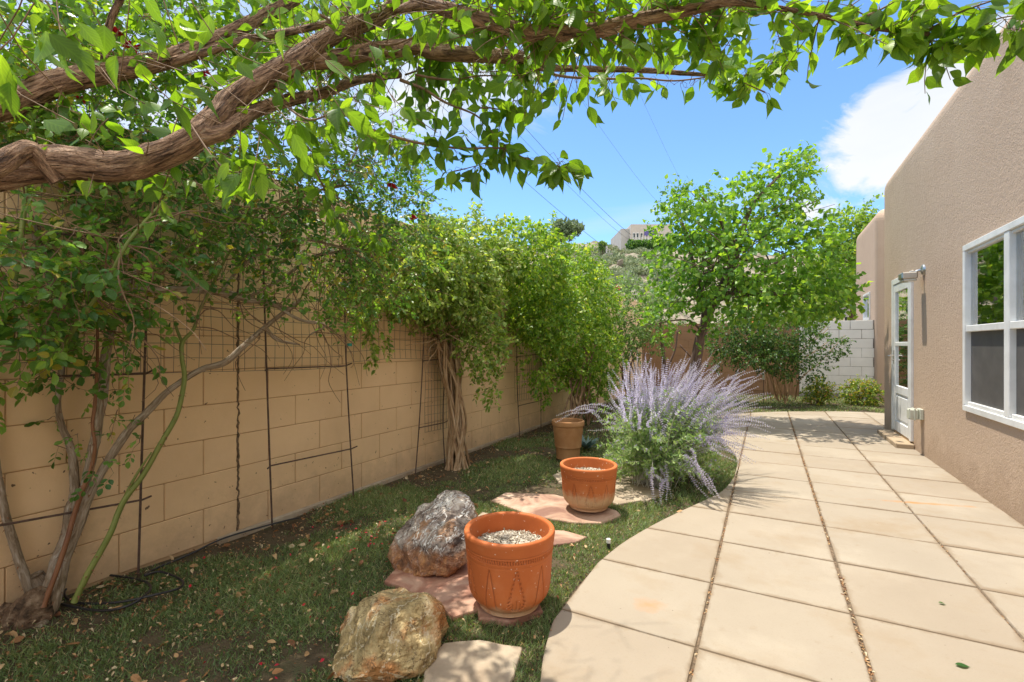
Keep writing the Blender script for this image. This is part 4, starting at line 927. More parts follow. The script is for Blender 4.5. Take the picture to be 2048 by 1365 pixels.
def prune(LV, prob=.85):
    p = np.concatenate(LV.p); t = p@FW; px = CX+FPX*(p@RT)/t; py = HOR-FPX*(p[:, 2]-H)/t
    kill = np.zeros(len(p), bool)
    for Q, Wd in LIMBS:
        tq = Q@FW; qx = CX+FPX*(Q@RT)/tq; qy = HOR-FPX*(Q[:, 2]-H)/tq
        ok = (qx > -150) & (qx < 2150) & (Wd > .008)
        if not ok.any(): continue
        dd = np.hypot(px[:, None]-qx[ok][None], py[:, None]-qy[ok][None]); j_ = dd.argmin(1)
        kill |= (dd.min(1) < (Wd[ok]*FPX/tq[ok])[j_]+26) & (t < tq[ok][j_]+.02)
    q = p[:, :2]+p[:, 2:3]*(SUN_FROM[:2]/-SUN_FROM[2])[None]      # clusters left thin where the patio lies in full sun
    sh = inpoly(q, patio_poly) & (q@FW[:2] > 1.62) & (q[:, 1] < 4)
    keep = ~(kill & (rng.random(len(p)) < prob)) & ~sh
    for k_ in 'pdnsr': setattr(LV, k_, [np.concatenate(getattr(LV, k_))[keep]])
def hang_cluster(p, m, size, spread=.5):
    d_ = unit(rng.normal(size=(m, 3))*[spread, spread, .35]+[0, 0, -.75]); st = p+rng.normal(size=(m, 3))*.012
    for a, b in zip(st, d_): tw.tube([p, a+b*.012, a+b*.03], .0009, 3, cap=False)
    cl.add(st+d_*.03, d_, unit(rng.normal(size=(m, 3))*.8-FW*.6), size*rng.uniform(.65, 1.15, m))
# leaves on the explicit twigs
for P in twl:
    Ls = np.linalg.norm(P[-1]-P[0]); nc = max(3, int(Ls/.055))
    for q in range(nc):
        f = (q+rng.random())/nc; hang_cluster(P[min(len(P)-1, int(f*(len(P)-1)))], rng.integers(3, 7), .070)
    hang_cluster(P[-1], 8, .072, .9)
# clusters that read against the sky
for (x, y, t_, m) in ((1440, 135, 2.0, 10), (1450, 110, 2.0, 8), (1545, 112, 2.0, 13), (1575, 100, 2.0, 8), (1560, 75, 2.0, 8), (1530, 140, 2.0, 6), (1490, 135, 2.0, 5), (1490, 75, 1.9, 6), (1350, 90, 1.85, 8), (1300, 85, 1.8, 8), (1380, 60, 1.7, 7), (1250, 95, 1.8, 8), (1180, 90, 1.75, 8), (1100, 85, 1.75, 8), (1700, 5, 1.45, 5), (1780, 68, 1.42, 5), (1820, 25, 1.4, 6), (1860, 20, 1.38, 7), (1900, 68, 1.38, 5), (1935, 80, 1.36, 6), (1960, 20, 1.32, 8), (2010, 40, 1.3, 8), (2030, 60, 1.28, 5), (1560, 0, 1.5, 3), (1640, -5, 1.5, 4), (1120, 325, 1.8, 10), (1150, 330, 1.8, 4), (1010, 290, 1.8, 8), (1020, 215, 1.8, 6), (1035, 195, 1.8, 4), (1000, 245, 1.8, 4), (960, 320, 1.85, 5), (930, 270, 1.8, 6), (880, 275, 1.8, 7), (850, 300, 1.85, 6), (905, 180, 1.8, 5), (860, 215, 1.75, 5)):
    hang_cluster(at(x, y, t_), int(m*1.2), .080, .9)
# twigs thrown off the limbs
pool = [A[60:], A2[0][:-20], A3[0][10:], B[20:], B2[0], A2[0][:100], A3[0][30:160], A3[0][20:120]]
for q in range(500):
    P = pool[q % len(pool)]; p = P[rng.integers(0, len(P))]
    d_ = unit(rv()*[1, 1, .8]+[0, 0, .25]); s0 = spray(tw, cl, p, d_, rng.uniform(.10, .30), rng.integers(6, 11), .068, droop=.4, tw=.002, hang=.45, spread=.8, upn=.3)
for q in range(230):      # foliage of the limbs' far side
    p = at(rng.uniform(-60, 1000), rng.uniform(-60, 150), rng.uniform(1.9, 2.7)) if q % 4 else at(rng.uniform(900, 1560), rng.uniform(-50, 50), rng.uniform(1.45, 1.7))
    spray(tw, cl, p, unit(rv()*[1, 1, .6]), rng.uniform(.12, .26), 8, .070, droop=.4, tw=.0018, hang=.45, upn=.4)
# canopy out of frame above and to the left, which shades the bed
for q in range(80):
    p = np.array([rng.uniform(-3.2, -1.2), rng.uniform(-.2, 2.6), rng.uniform(2.9, 3.6)])
    if p[0] > -1.75 or p[1] > 2.1: continue
    spray(tw, cl, p, unit(rv()*[1, 1, .3]), rng.uniform(.2, .4), 9, .095, droop=.3, tw=.002, hang=.3, upn=.9)
# big near leaves at the top left
for (x, y, t_) in ((30, 30, 1.0), (60, 120, .95), (10, 90, .95), (120, 60, 1.05), (60, 200, 1.05), (150, 90, 1.0), (330, 10, 1.1), (400, 30, 1.15), (250, 90, 1.15), (240, 180, 1.2), (360, 210, 1.2), (500, 120, 1.3), (560, 40, 1.3), (640, 110, 1.3), (440, 170, 1.25), (720, 40, 1.35), (700, 200, 1.4), (760, 150, 1.4), (300, 120, 1.2), (480, 300, 1.3), (510, 330, 1.3), (700, 240, 1.35), (640, 190, 1.35), (580, 240, 1.4), (620, 300, 1.5), (540, 210, 1.4), (820, 230, 1.5), (780, 290, 1.6), (850, 40, 1.5), (920, 70, 1.55), (1000, 20, 1.5), (1180, 20, 1.5), (1080, 10, 1.5), (1250, 10, 1.5), (1400, 80, 1.6)):
    p = at(x, y, t_); d_ = unit(RT*rng.uniform(-.2, 1)+FW*rng.normal()*.3-UP*rng.uniform(.0, .7))
    tw.tube([p-d_*.08+UP*.03, p-d_*.02, p+d_*.1], .0013, 4, cap=False)
    m = rng.integers(4, 7); dd = unit(d_+rng.normal(size=(m, 3))*.55-UP*.35); cl.add(p+rng.normal(size=(m, 3))*.03, dd, unit(rng.normal(size=(m, 3))*.7+UP*.3-FW*.4), .085*rng.uniform(.7, 1.15, m))
prune(cl)
bark.obj('limbs', M_bark, ch, True); tw.obj('twigs', M_twig, ch, True); cl.obj('foliage', M_cherry, ch, True)

# ------------------------------------------------------------------ climbing rose on the left
rs = thing('climbing_rose', 'old climbing rose with thorny canes and red blooms against the tan wall', 'rose bush', (-2.85, .95, 0))
cane = Geo(); green = Geo(); redc = Geo(); th = Leaves(T_THORN); thg = Leaves(T_THORN); rt_ = Geo(); rl = Leaves(T_ROSE)
def canel(G, pts, n=8, k=10, wob=.12, thorns=.7, T=th):
    pts = [(a, b, min(c, (WX+.045)/(FW+(a-CX)/FPX*RT)[0]) if b > 400 and (FW+(a-CX)/FPX*RT)[0] < 0 else c, d_) for a, b, c, d_ in pts]
    P = smoothline([at(a, b, c) for a, b, c, d_ in pts], n); Wd = smoothline([(d_*c/FPX/2, 0, 0) for a, b, c, d_ in pts], n)[:, 0]
    G.tube(P, Wd, k, wob=wob); ln = sum(np.linalg.norm(P[1:]-P[:-1], axis=1)); m = int(ln/.035*thorns)
    for q in range(m):
        i_ = rng.integers(1, len(P)-1); tg = unit(P[i_]-P[i_-1]); s__ = unit(np.cross(tg, rv())); T.add(P[i_]+s__*Wd[i_]*.8, unit(s__-tg*.3), tg, rng.uniform(.013, .022))
    return P
RC = []
RC.append(canel(cane, [(80, 1242, 2.08, 34), (108, 1200, 2.12, 24), (131, 1120, 2.16, 17), (160, 1049, 2.2, 16), (178, 996, 2.22, 15), (211, 931, 2.27, 15), (255, 864, 2.33, 15), (293, 826, 2.38, 14), (337, 782, 2.45, 12), (400, 741, 2.55, 11), (450, 725, 2.62, 13), (490, 690, 2.7, 11), (530, 655, 2.8, 9), (600, 600, 2.9, 8)]))
RC.append(canel(cane, [(105, 1215, 2.2, 22), (128, 1130, 2.25, 18), (150, 1040, 2.28, 17), (170, 970, 2.3, 16), (188, 893, 2.3, 17), (195, 849, 2.3, 17), (202, 805, 2.3, 18), (208, 747, 2.32, 19), (213, 705, 2.32, 16), (235, 620, 2.3, 13), (258, 578, 2.3, 16), (320, 580, 2.35, 14), (390, 580, 2.5, 15), (440, 585, 2.6, 15), (490, 598, 2.7, 13), (545, 608, 2.8, 12), (580, 625, 2.9, 7)], wob=.25))
RC.append(canel(cane, [(72, 1205, 2.25, 20), (59, 1180, 2.28, 17), (30, 1096, 2.35, 15), (12, 1034, 2.35, 14), (0, 975, 2.35, 13), (-15, 880, 2.3, 12), (-40, 700, 2.2, 11)]))
RC.append(canel(cane, [(78, 1240, 2.1, 32), (92, 1191, 2.12, 20), (110, 1126, 2.2, 18), (133, 1067, 2.28, 17), (142, 1019, 2.33, 20), (149, 984, 2.35, 16), (144, 908, 2.35, 14), (123, 849, 2.35, 11), (116, 805, 2.35, 10), (123, 726, 2.3, 11), (110, 600, 2.25, 12), (75, 480, 2.2, 13), (50, 400, 2.2, 12), (30, 250, 2.3, 10)], wob=.2))
RC.append(canel(cane, [(235, 620, 2.3, 12), (275, 540, 2.35, 10), (300, 440, 2.4, 9), (320, 340, 2.5, 8), (400, 250, 2.7, 6)]))
RC.append(canel(cane, [(490, 598, 2.7, 7), (560, 560, 2.8, 6), (640, 510, 2.9, 6), (740, 500, 3.1, 5), (820, 470, 3.3, 4)]))
RC.append(canel(cane, [(440, 585, 2.6, 7), (500, 520, 2.7, 6), (600, 480, 2.8, 6), (700, 500, 3.0, 5)]))
RC.append(canel(cane, [(545, 608, 2.8, 7), (600, 640, 2.85, 6), (650, 650, 2.9, 5), (620, 670, 2.9, 3)]))
RC.append(canel(cane, [(530, 655, 2.8, 8), (555, 680, 2.85, 7), (600, 690, 2.9, 3)]))
RC.append(canel(redc, [(86, 1215, 2.06, 10), (113, 1144, 2.1, 9), (133, 1085, 2.13, 9), (148, 1031, 2.16, 9), (169, 972, 2.18, 8), (182, 937, 2.2, 7), (190, 893, 2.2, 6), (185, 849, 2.2, 6), (190, 805, 2.22, 6), (195, 700, 2.22, 5), (190, 600, 2.2, 5), (160, 480, 2.15, 5)], wob=.03))
RC.append(canel(green, [(148, 1205, 2.12, 12), (178, 1144, 2.15, 12), (202, 1102, 2.18, 11.5), (222, 1064, 2.2, 11), (237, 1025, 2.23, 11), (252, 996, 2.25, 11), (287, 949, 2.3, 10.5), (322, 887, 2.34, 10), (352, 834, 2.38, 9.5), (364, 790, 2.4, 9), (369, 752, 2.42, 9), (364, 717, 2.42, 8), (365, 685, 2.44, 8), (387, 659, 2.46, 6.5), (400, 620, 2.5, 6), (415, 590, 2.5, 6), (450, 520, 2.6, 5), (480, 470, 2.7, 4)], wob=.03, thorns=1.7, T=thg))
canel(green, [(245, 1005, 2.25, 7), (270, 955, 2.27, 5), (303, 905, 2.3, 3)], wob=.02, T=thg); canel(green, [(365, 688, 2.44, 6), (354, 660, 2.44, 5.5), (350, 643, 2.44, 5)], wob=.02, T=thg)
RC.append(canel(green, [(60, 790, 2.0, 8), (110, 720, 1.98, 9), (160, 640, 1.95, 8), (210, 570, 1.95, 7), (260, 480, 1.98, 7), (330, 400, 2.1, 5)], wob=.02, T=thg))
RC.append(canel(green, [(30, 560, 1.95, 9), (45, 450, 1.95, 9), (55, 340, 2.0, 8), (70, 240, 2.1, 7)], wob=.02, T=thg))
RC.append(canel(green, [(300, 560, 2.3, 5), (420, 470, 2.4, 5), (560, 400, 2.5, 4), (700, 370, 2.7, 4)], wob=.02, T=thg))
canel(cane, [(20, 1245, 2.1, 14), (60, 1260, 2.05, 18), (90, 1250, 2.05, 20)], thorns=0)
canel(cane, [(70, 1150, 2.3, 24), (95, 1185, 2.25, 30)], thorns=0)
lump = Geo(); bpz = gp(62, 1235)
lump.tube([bpz+[-.02, 0, -.05], bpz+[-.01, .0, .0], bpz+[.01, .0, .045], bpz+[.03, .01, .09], bpz+[.04, .02, .12]], [.10, .092, .075, .05, .03], 22, wob=.45)
lump.tube([gp(0, 1232)+[-.1, 0, .02], gp(20, 1236)+[0, 0, .035], gp(50, 1240)+[0, 0, .04]], [.022, .024, .03], 10, wob=.3)
lump.obj('root_crown', surf('root_wood', [(.35, (.05, .032, .02)), (.5, (.16, .10, .06)), (.65, (.32, .23, .15))], 18, .9, ((20, 1, .03), (60, 1, .01)), detail=8), rs, True)
for q in range(140):      # tangle of fine canes in the crown
    P = RC[rng.integers(0, len(RC))]; p = P[rng.integers(len(P)//2, len(P))]
    if p[2] < 1.25: continue
    d_ = unit(rv()+np.array([.6, .6, .35])); pts = [p]; cur = p.copy()
    for s__ in range(5): d_ = unit(d_+rng.normal(size=3)*.35+[0, 0, -.12]); cur = cur+d_*rng.uniform(.06, .14); pts.append(cur.copy())
    rt_.tube(smoothline(pts, 3), np.linspace(.0035, .0012, 16), 5, cap=False)
def rose_spray(p, d_, ln, size):
    """a shoot with leaves of five leaflets"""
    pts = [p]; cur = p.copy(); dd = unit(d_)
    for s__ in range(5): dd = unit(dd+rng.normal(size=3)*.18+[0, 0, -.08]); cur = cur+dd*ln/5; pts.append(cur.copy())
    rt_.tube(pts, np.linspace(.0022, .001, 6), 4, cap=False); pts = np.array(pts)
    for f in np.linspace(.25, 1, max(2, int(ln/.05))):
        b = pts[min(5, int(f*5))]; ld = unit(np.cross(dd, rv())+dd*.5-UP*.15); nn = unit(UP*.9+rng.normal(size=3)*.5-FW*.2); sd = unit(np.cross(ld, nn)); s_ = size*rng.uniform(.75, 1.15)
        rt_.tube([b, b+ld*s_*.9, b+ld*s_*1.9-UP*.3*s_], .0007, 3, cap=False); r = rng.random()
        for (al, sg) in ((.9, 1), (.9, -1), (1.55, 1), (1.55, -1), (2.0, 0)):
            e = unit(ld*(.55 if sg else 1)+sd*sg*.8-UP*.12+rng.normal(size=3)*.12); q_ = b+ld*s_*al*.95-UP*.06*al*al*s_
            rl.add(q_+e*.1*s_, e, unit(nn+rng.normal(size=3)*.3), s_*(1.1 if not sg else .9)*rng.uniform(.85, 1.1), np.clip(r+rng.normal()*.12, 0, 1))
rblobs = [(30, 660, 1.9, 110, 90, .22, 42, .046), (130, 560, 1.95, 110, 60, .25, 38, .044), (200, 640, 2.1, 90, 50, .2, 16, .040), (60, 480, 2.1, 130, 60, .3, 26, .042), (240, 480, 2.2, 120, 90, .3, 36, .038),
          (360, 470, 2.4, 110, 60, .35, 32, .036), (420, 360, 2.4, 150, 80, .35, 40, .036), (250, 300, 2.3, 160, 90, .35, 40, .038), (80, 200, 2.3, 180, 120, .35, 50, .040), (300, 130, 2.5, 220, 110, .4, 70, .038),
          (560, 470, 2.7, 120, 60, .4, 46, .034), (560, 340, 2.6, 150, 90, .4, 60, .034), (640, 230, 2.7, 160, 90, .4, 50, .034), (700, 500, 3.0, 110, 80, .4, 66, .034), (740, 400, 3.0, 110, 80, .4, 60, .034), (520, 80, 2.7, 220, 100, .4, 60, .036), (800, 450, 3.2, 70, 70, .35, 40, .034), (640, 570, 2.95, 90, 45, .3, 34, .032), (470, 555, 2.75, 100, 30, .25, 12, .034), (760, 570, 3.2, 70, 50, .3, 34, .034),
          (690, 590, 3.3, 40, 70, .2, 12, .032), (780, 330, 2.9, 60, 60, .3, 22, .034), (60, 30, 2.2, 200, 80, .4, 36, .04)]
for b_ in rblobs:
    P, U = in_blob(b_, int(b_[6]*(1.8 if b_[1] < 400 else 1.35)))
    for p, u in zip(P, U):
        if p[0] < WX+.03 and p[2] < 2.35: p[0] = WX+.03+.1*rng.random()
        rose_spray(p, u*.5+rv()*.7+np.array([.1, 0, .1]), rng.uniform(.12, .24), b_[7])
for (x, y, t_) in ((95, 840, 2.15), (110, 890, 2.2), (180, 890, 2.15), (205, 915, 2.12), (235, 820, 2.2), (270, 830, 2.25), (235, 780, 2.3), (200, 790, 2.15), (280, 870, 2.2), (225, 760, 2.25), (215, 880, 2.1), (190, 930, 2.15), (250, 640, 2.2), (150, 870, 2.15)):
    rose_spray(at(x, y, t_), rv()+np.array([.2, 0, -.4]), .10, .030)
cane.obj('canes', M_cane, rs, True); green.obj('green_canes', M_green, rs, True); redc.obj('young_cane', M_redcane, rs, True); rt_.obj('twigs', M_twig, rs); tag(th.obj('thorns', M_redcane, rs), kind='stuff'); tag(thg.obj('thorns', M_redcane, rs), kind='stuff')
rl.obj('foliage', M_rose, rs)
def bloom(p, s, mat, parent):
    q = Leaves(T_HEART); m = 16; d_ = unit(rng.normal(size=(m, 3))*[1, 1, .4]+[0, 0, .5]); q.add(p+d_*s*.1, d_, unit(rng.normal(size=(m, 3))*.3+UP), s*rng.uniform(.4, .62, m)); q.obj('bloom', mat, parent)
for (x, y, t_, s) in ((783, 375, 2.75, .05), (828, 438, 2.9, .04), (232, 68, 2.2, .045), (260, 92, 2.2, .05), (280, 98, 2.25, .03), (198, 82, 2.1, .04), (497, 396, 2.4, .04), (412, 148, 2.3, .03), (160, 200, 2.2, .035)):
    bloom(at(x, y, t_), s*1.2, M_petal, rs)

# ------------------------------------------------------------------ generic leafy plants
def plant(name, label, cat, base, blobs, tmpl, lmat, size, nleaf, ln, wmat=M_twig, droop=.5, hang=.3, whorl=2, group=None, keep=None, tw=.0014, upn=.6, stems=(), shell=.45, smooth=False, outw=.6):
    t = thing(name, label, cat, (base[0], base[1], 0), group); G = Geo(); LV = Leaves(tmpl)
    for st in stems:
        P = smoothline(st[0], 6); G.tube(P, np.linspace(st[1], st[2], len(P)), 8, wob=.12)
    for b_ in blobs:
        P, U = in_blob(b_, b_[6], shell)
        for p, u in zip(P, U):
            if keep is not None and not keep(p): continue
            spray(G, LV, p, u*outw+rv()*.55, ln*rng.uniform(.7, 1.3), nleaf, size, droop, tw, hang=hang, whorl=whorl, upn=upn, seg=4)
    G.obj('branches', wmat, t, True); LV.obj('foliage', lmat, t, smooth); return t
offwall = lambda p: p[0] > WX+.02 or p[2] > 2.33
# braided trunk vine
vb = gp(915, 930); vt = at(888, 680, 4.75)
stems = []
for q in range(34):
    a = rng.random()*6.28; wv = rng.uniform(2, 4)*(1 if q % 2 else -1); pts = []
    for f in np.linspace(0, 1, 10):
        c = vb*(1-f)+vt*f+np.array([0, 0, 0])+.05*math.sin(f*3.1)*RT; r_ = .085-.05*math.sin(min(1, f*1.25)*math.pi)+.03*max(0, f-.7)*6*.5
        r_ = np.interp(f, [0, .15, .4, .5, .75, 1], [.13, .09, .075, .065, .11, .12])*(.35+.65*((q % 5)/4)**.5)*(1+.18*math.sin(q*3+f*9))
        pts.append(c+r_*(math.cos(a+wv*f)*RT+math.sin(a+wv*f)*FW)+[0, 0, -.03 if f == 0 else 0])
    stems.append((pts, rng.uniform(.010, .017), rng.uniform(.007, .012)))
for q in range(50):     # loops and loose ends under the foliage
    p = vt+rng.normal(size=3)*[.12, .12, .05]; d_ = unit(rv()+[0, 0, .7]); pts = [p]
    for s__ in range(4): d_ = unit(d_+rng.normal(size=3)*.5); p = p+d_*.12; pts.append(p)
    stems.append(([x_ for x_ in pts if x_[0] > WX-.05] or pts, .005, .003) if len([x_ for x_ in pts if x_[0] > WX-.05]) > 2 else (pts, .004, .003))
v1 = plant('climbing_vine', 'leafy vine spilling over the wall from a thick braided trunk', 'vine', vb,
    [(880, 520, 4.5, 110, 75, .45, 330), (940, 500, 4.9, 90, 70, .4, 260), (850, 585, 4.4, 70, 45, .3, 200), (925, 600, 4.7, 65, 75, .35, 250), (960, 690, 4.7, 45, 55, .25, 110), (970, 560, 5.0, 30, 60, .25, 90), (820, 560, 4.0, 60, 60, .3, 110), (750, 660, 3.9, 16, 50, .08, 14), (985, 775, 4.7, 20, 22, .1, 12), (840, 470, 4.4, 60, 40, .3, 80), (760, 590, 3.9, 50, 40, .25, 60)],
    T_OVAL, M_vine, .047, 7, .17, M_vinew, stems=[(s_[0], s_[1], s_[2]) for s_ in stems], keep=offwall, droop=.8)
sb = gp(1150, 872); stems = []
for q in range(22):
    f = .35+.65*rng.random(); b0 = gp(1090+110*f, 888-50*f)+[0, 0, -.02]; b0[0] = max(b0[0], WX+.06); top = at(1110+90*rng.random(), 690, 6.2+2*f*.8); top[0] = max(top[0], WX+.08)
    m1_ = (b0*.6+top*.4)+rng.normal(size=3)*.07; stems.append(([b0, m1_, top*.8+b0*.2+rng.normal(size=3)*.06, top], rng.uniform(.008, .02), .006))
v2 = plant('climbing_vine', 'bright green vine bulging over the wall behind the clay pot', 'vine', sb,
    [(1060, 520, 5.6, 75, 70, .45, 300), (1130, 560, 6.6, 75, 70, .5, 330), (1180, 600, 7.6, 50, 65, .6, 300), (1090, 620, 6.0, 70, 75, .4, 330), (1150, 690, 6.8, 65, 75, .4, 330), (1200, 700, 7.8, 35, 70, .4, 210), (1185, 760, 7.2, 40, 30, .3, 90), (1070, 640, 5.8, 30, 50, .25, 90), (1100, 760, 6.2, 20, 40, .2, 26), (1020, 490, 5.2, 40, 40, .3, 80), (1075, 720, 5.9, 25, 50, .2, 30)],
    T_OVAL, M_vine2, .052, 7, .19, surf('brown_vine_wood', [(.3, (.14, .08, .045)), (.7, (.33, .21, .12))], 1, .8, (), 'tc', (80, 80, 12)), stems=stems, keep=offwall, droop=.7)
# redbud tree
tb = gp(1392, 800); tb3 = at(1385, 735, 9.6); stems = []
K = .84; k0 = at(1383, 800, 9.7*K); k0[2] = -.05
tr = [k0, at(1390, 740, 9.5*K), at(1402, 670, 9.4*K), at(1428, 605, 9.3*K), at(1470, 520, 9.1*K), at(1500, 420, 9.0*K), at(1560, 350, 9.0*K)]
stems.append((tr, .105, .02)); stems.append(([at(1404, 670, 9.4*K), at(1408, 600, 9.4*K), at(1385, 520, 9.4*K), at(1360, 440, 9.5*K)], .06, .015)); stems.append(([at(1428, 605, 9.3*K), at(1480, 580, 9.0*K), at(1560, 520, 8.6*K), at(1620, 480, 8.5*K)], .04, .012)); stems.append(([at(1470, 520, 9.1*K), at(1440, 440, 9.0*K), at(1400, 390, 9.0*K)], .04, .01))
stems.append(([at(1402, 660, 9.4*K), at(1370, 640, 9.3*K), at(1300, 650, 9.2*K)], .02, .008)); stems.append(([at(1480, 580, 9*K), at(1560, 590, 8.6*K), at(1660, 590, 8.6*K)], .03, .008)); stems.append(([at(1500, 440, 9.*K), at(1560, 430, 8.8*K), at(1640, 400, 8.8*K)], .025, .008))
for q in range(40):
    b_ = at(1400+120*rng.random(), 600-150*rng.random(), 9.1*K); e_ = at(rng.uniform(1330, 1670), rng.uniform(360, 640), rng.uniform(8, 10)*K); stems.append(([b_, (b_+e_)/2+rng.normal(size=3)*.12, e_], .014, .004))
rb = plant('redbud_tree', 'slender redbud tree with heart shaped bright leaves at the garden end', 'tree', k0,
    [(1350, 395, 7.6, 28, 20, .3, 26), (1330, 470, 7.7, 25, 40, .3, 40), (1600, 330, 7.5, 22, 18, .2, 18), (1545, 345, 7.5, 40, 25, .3, 36), (1650, 500, 7.2, 22, 18, .2, 16), (1600, 440, 7.3, 40, 35, .3, 50), (1480, 440, 7.56, 120, 60, 0.84, 204), (1570, 380, 7.48, 55, 55, 0.53, 102), (1380, 440, 7.73, 60, 55, 0.63, 102), (1520, 520, 7.22, 130, 70, 1.05, 319), (1400, 530, 7.73, 90, 70, 0.84, 217), (1355, 590, 7.81, 65, 35, 0.53, 68), (1610, 500, 7.31, 35, 30, 0.42, 34), (1620, 590, 7.22, 70, 40, 0.63, 122), (1520, 600, 7.14, 110, 45, 0.84, 204), (1590, 340, 7.48, 25, 28, 0.32, 24), (1380, 670, 7.56, 50, 18, 0.32, 14), (1320, 640, 7.56, 30, 30, 0.32, 14), (1640, 560, 7.14, 45, 30, 0.53, 40), (1450, 400, 7.56, 50, 40, 0.53, 47)],
    T_HEART, M_redbud, .076, 6, .22, M_redwood, stems=stems, whorl=1, hang=.45, droop=.3, upn=.5)
rb.children[0].name = 'trunk'
# shaded rose bush before the brown wall
bb = gp(1560, 800); stems = []
for q in range(22):
    b0 = gp(1560+rng.normal()*14, 800+rng.normal()*4)+[0, 0, -.03]; dx = rng.uniform(-130, 110); e_ = at(1560+dx, 690-rng.random()*40, 9.6+rng.normal()*.3); stems.append(([b0, (b0+e_)/2+[0, 0, .15]-(e_-b0)*.2*[1, 1, 0], e_], .014, .006))
stems.append(([gp(1470, 797), at(1465, 760, 9.9), at(1480, 735, 9.9), at(1462, 700, 9.9)], .03, .02)); stems.append(([gp(1590, 800), at(1600, 760, 9.4), at(1640, 725, 9.2), at(1690, 670, 9.1)], .012, .004))
db = plant('rose_bush', 'dark leafy rose bush with peach blooms under the redbud', 'rose bush', bb,
    [(1560, 660, 9.6, 90, 45, .5, 420), (1480, 680, 9.8, 70, 45, .4, 300), (1530, 710, 9.4, 60, 30, .4, 140), (1600, 730, 9.4, 50, 30, .35, 90), (1660, 690, 9.1, 32, 22, .2, 40), (1560, 715, 9.5, 60, 30, .4, 110), (1450, 700, 9.9, 28, 40, .3, 50)], T_OVAL, M_dark, .05, 6, .2, surf('tan_cane', [(.3, (.26, .16, .08)), (.7, (.42, .28, .15))], 1, .8, (), 'tc', (50, 50, 10)), stems=stems, whorl=2)
for (x, y, s) in ((1509, 641, .13), (1537, 613, .08)): bloom(at(x, y, 8.9), s, M_peach, db)
# soft mid shrub
mb = gp(1262, 815); stems = [([gp(1262+rng.normal()*12, 812), at(1262+rng.normal()*20, 740, 8.9), at(1255+rng.normal()*40, 650, 8.9)], .02, .006) for q in range(6)]
stems += [([gp(1340, 812), at(1330, 745, 9.6), at(1325, 690, 9.6), at(1320, 640, 9.6)], .05, .03), ([at(1330, 745, 9.6), at(1350, 700, 9.6), at(1355, 660, 9.6)], .025, .015), ([gp(1350, 812), at(1385, 730, 9.7), at(1360, 690, 9.7)], .018, .01)]
ms = plant('rambling_shrub', 'soft pale green shrub in the corner between the vine and redbud', 'shrub', mb,
    [(1260, 620, 8.9, 65, 60, .6, 260), (1240, 680, 8.7, 45, 50, .4, 130), (1310, 640, 9.1, 45, 45, .4, 110), (1230, 580, 8.8, 45, 25, .4, 60), (1290, 690, 9.1, 40, 18, .3, 30)], T_OVAL, M_soft, .05, 6, .2, M_redwood, stems=stems)
bloom(at(1236, 577, 8.2), .10, M_petal, ms)
# ivy covered tree beyond the wall
plant('evergreen_tree', 'dense dark ivy covered tree beyond the white wall', 'tree', at(1700, 690, 16)*[1, 1, 0],
    [(1700, 470, 15.5, 35, 45, .8, 230), (1690, 560, 15.5, 50, 60, .9, 330), (1660, 520, 15.5, 35, 50, .8, 150), (1640, 600, 15.5, 50, 40, .8, 200), (1720, 430, 15.5, 20, 20, .5, 50), (1560, 610, 15.5, 90, 40, .8, 200)], T_OVAL, M_vine2, .11, 6, .4, M_redwood, stems=[([at(1700, 690, 16)*[1, 1, 0], at(1700, 600, 16), at(1700, 480, 16)], .18, .05)], tw=.004)
for (x, r_, lb) in ((1637, 22, 'small golden green shrub left of its larger twin by the white wall'), (1722, 34, 'rounded yellow green shrub beside the house corner')):
    b0 = gp(x, 808); t_ = (H)*FPX/(808-HOR); st = [([b0+rng.normal(size=3)*[.03, .03, 0], b0+rng.normal(size=3)*[.1, .1, 0]+[0, 0, .2], b0+rng.normal(size=3)*[.18, .18, 0]+[0, 0, .38]], .006, .003) for q in range(12)]
    plant('garden_shrub', lb, 'shrub', b0, [(x, 788, t_, r_, 22, r_*t_/FPX, int(r_*5)), (x+3, 775, t_, r_*.6, 16, r_*t_/FPX*.6, int(r_*2.2))], T_OVAL, M_shrub, .042, 6, .14, M_twig, stems=st, group='low shrubs by the white wall')
# twigs of vine at the house corner
q_ = at(1752, 640, 9.4)
# agave
ab = gp(1172, 898); t = thing('agave_plant', 'small blue green agave between the clay pot and the sage', 'agave', (ab[0], ab[1], 0)); q = Leaves(template([.10, .14, .13, .08, .01], .35, .15))
n = 16; a = np.linspace(0, 6.28*2.4, n); q.add(np.tile(ab+[0, 0, .0], (n, 1)), unit(np.stack([np.cos(a), np.sin(a), np.linspace(.35, 1.4, n)], 1)), UP, rng.uniform(.16, .22, n)); q.obj('leaf_rosette', M_agave, t, True)

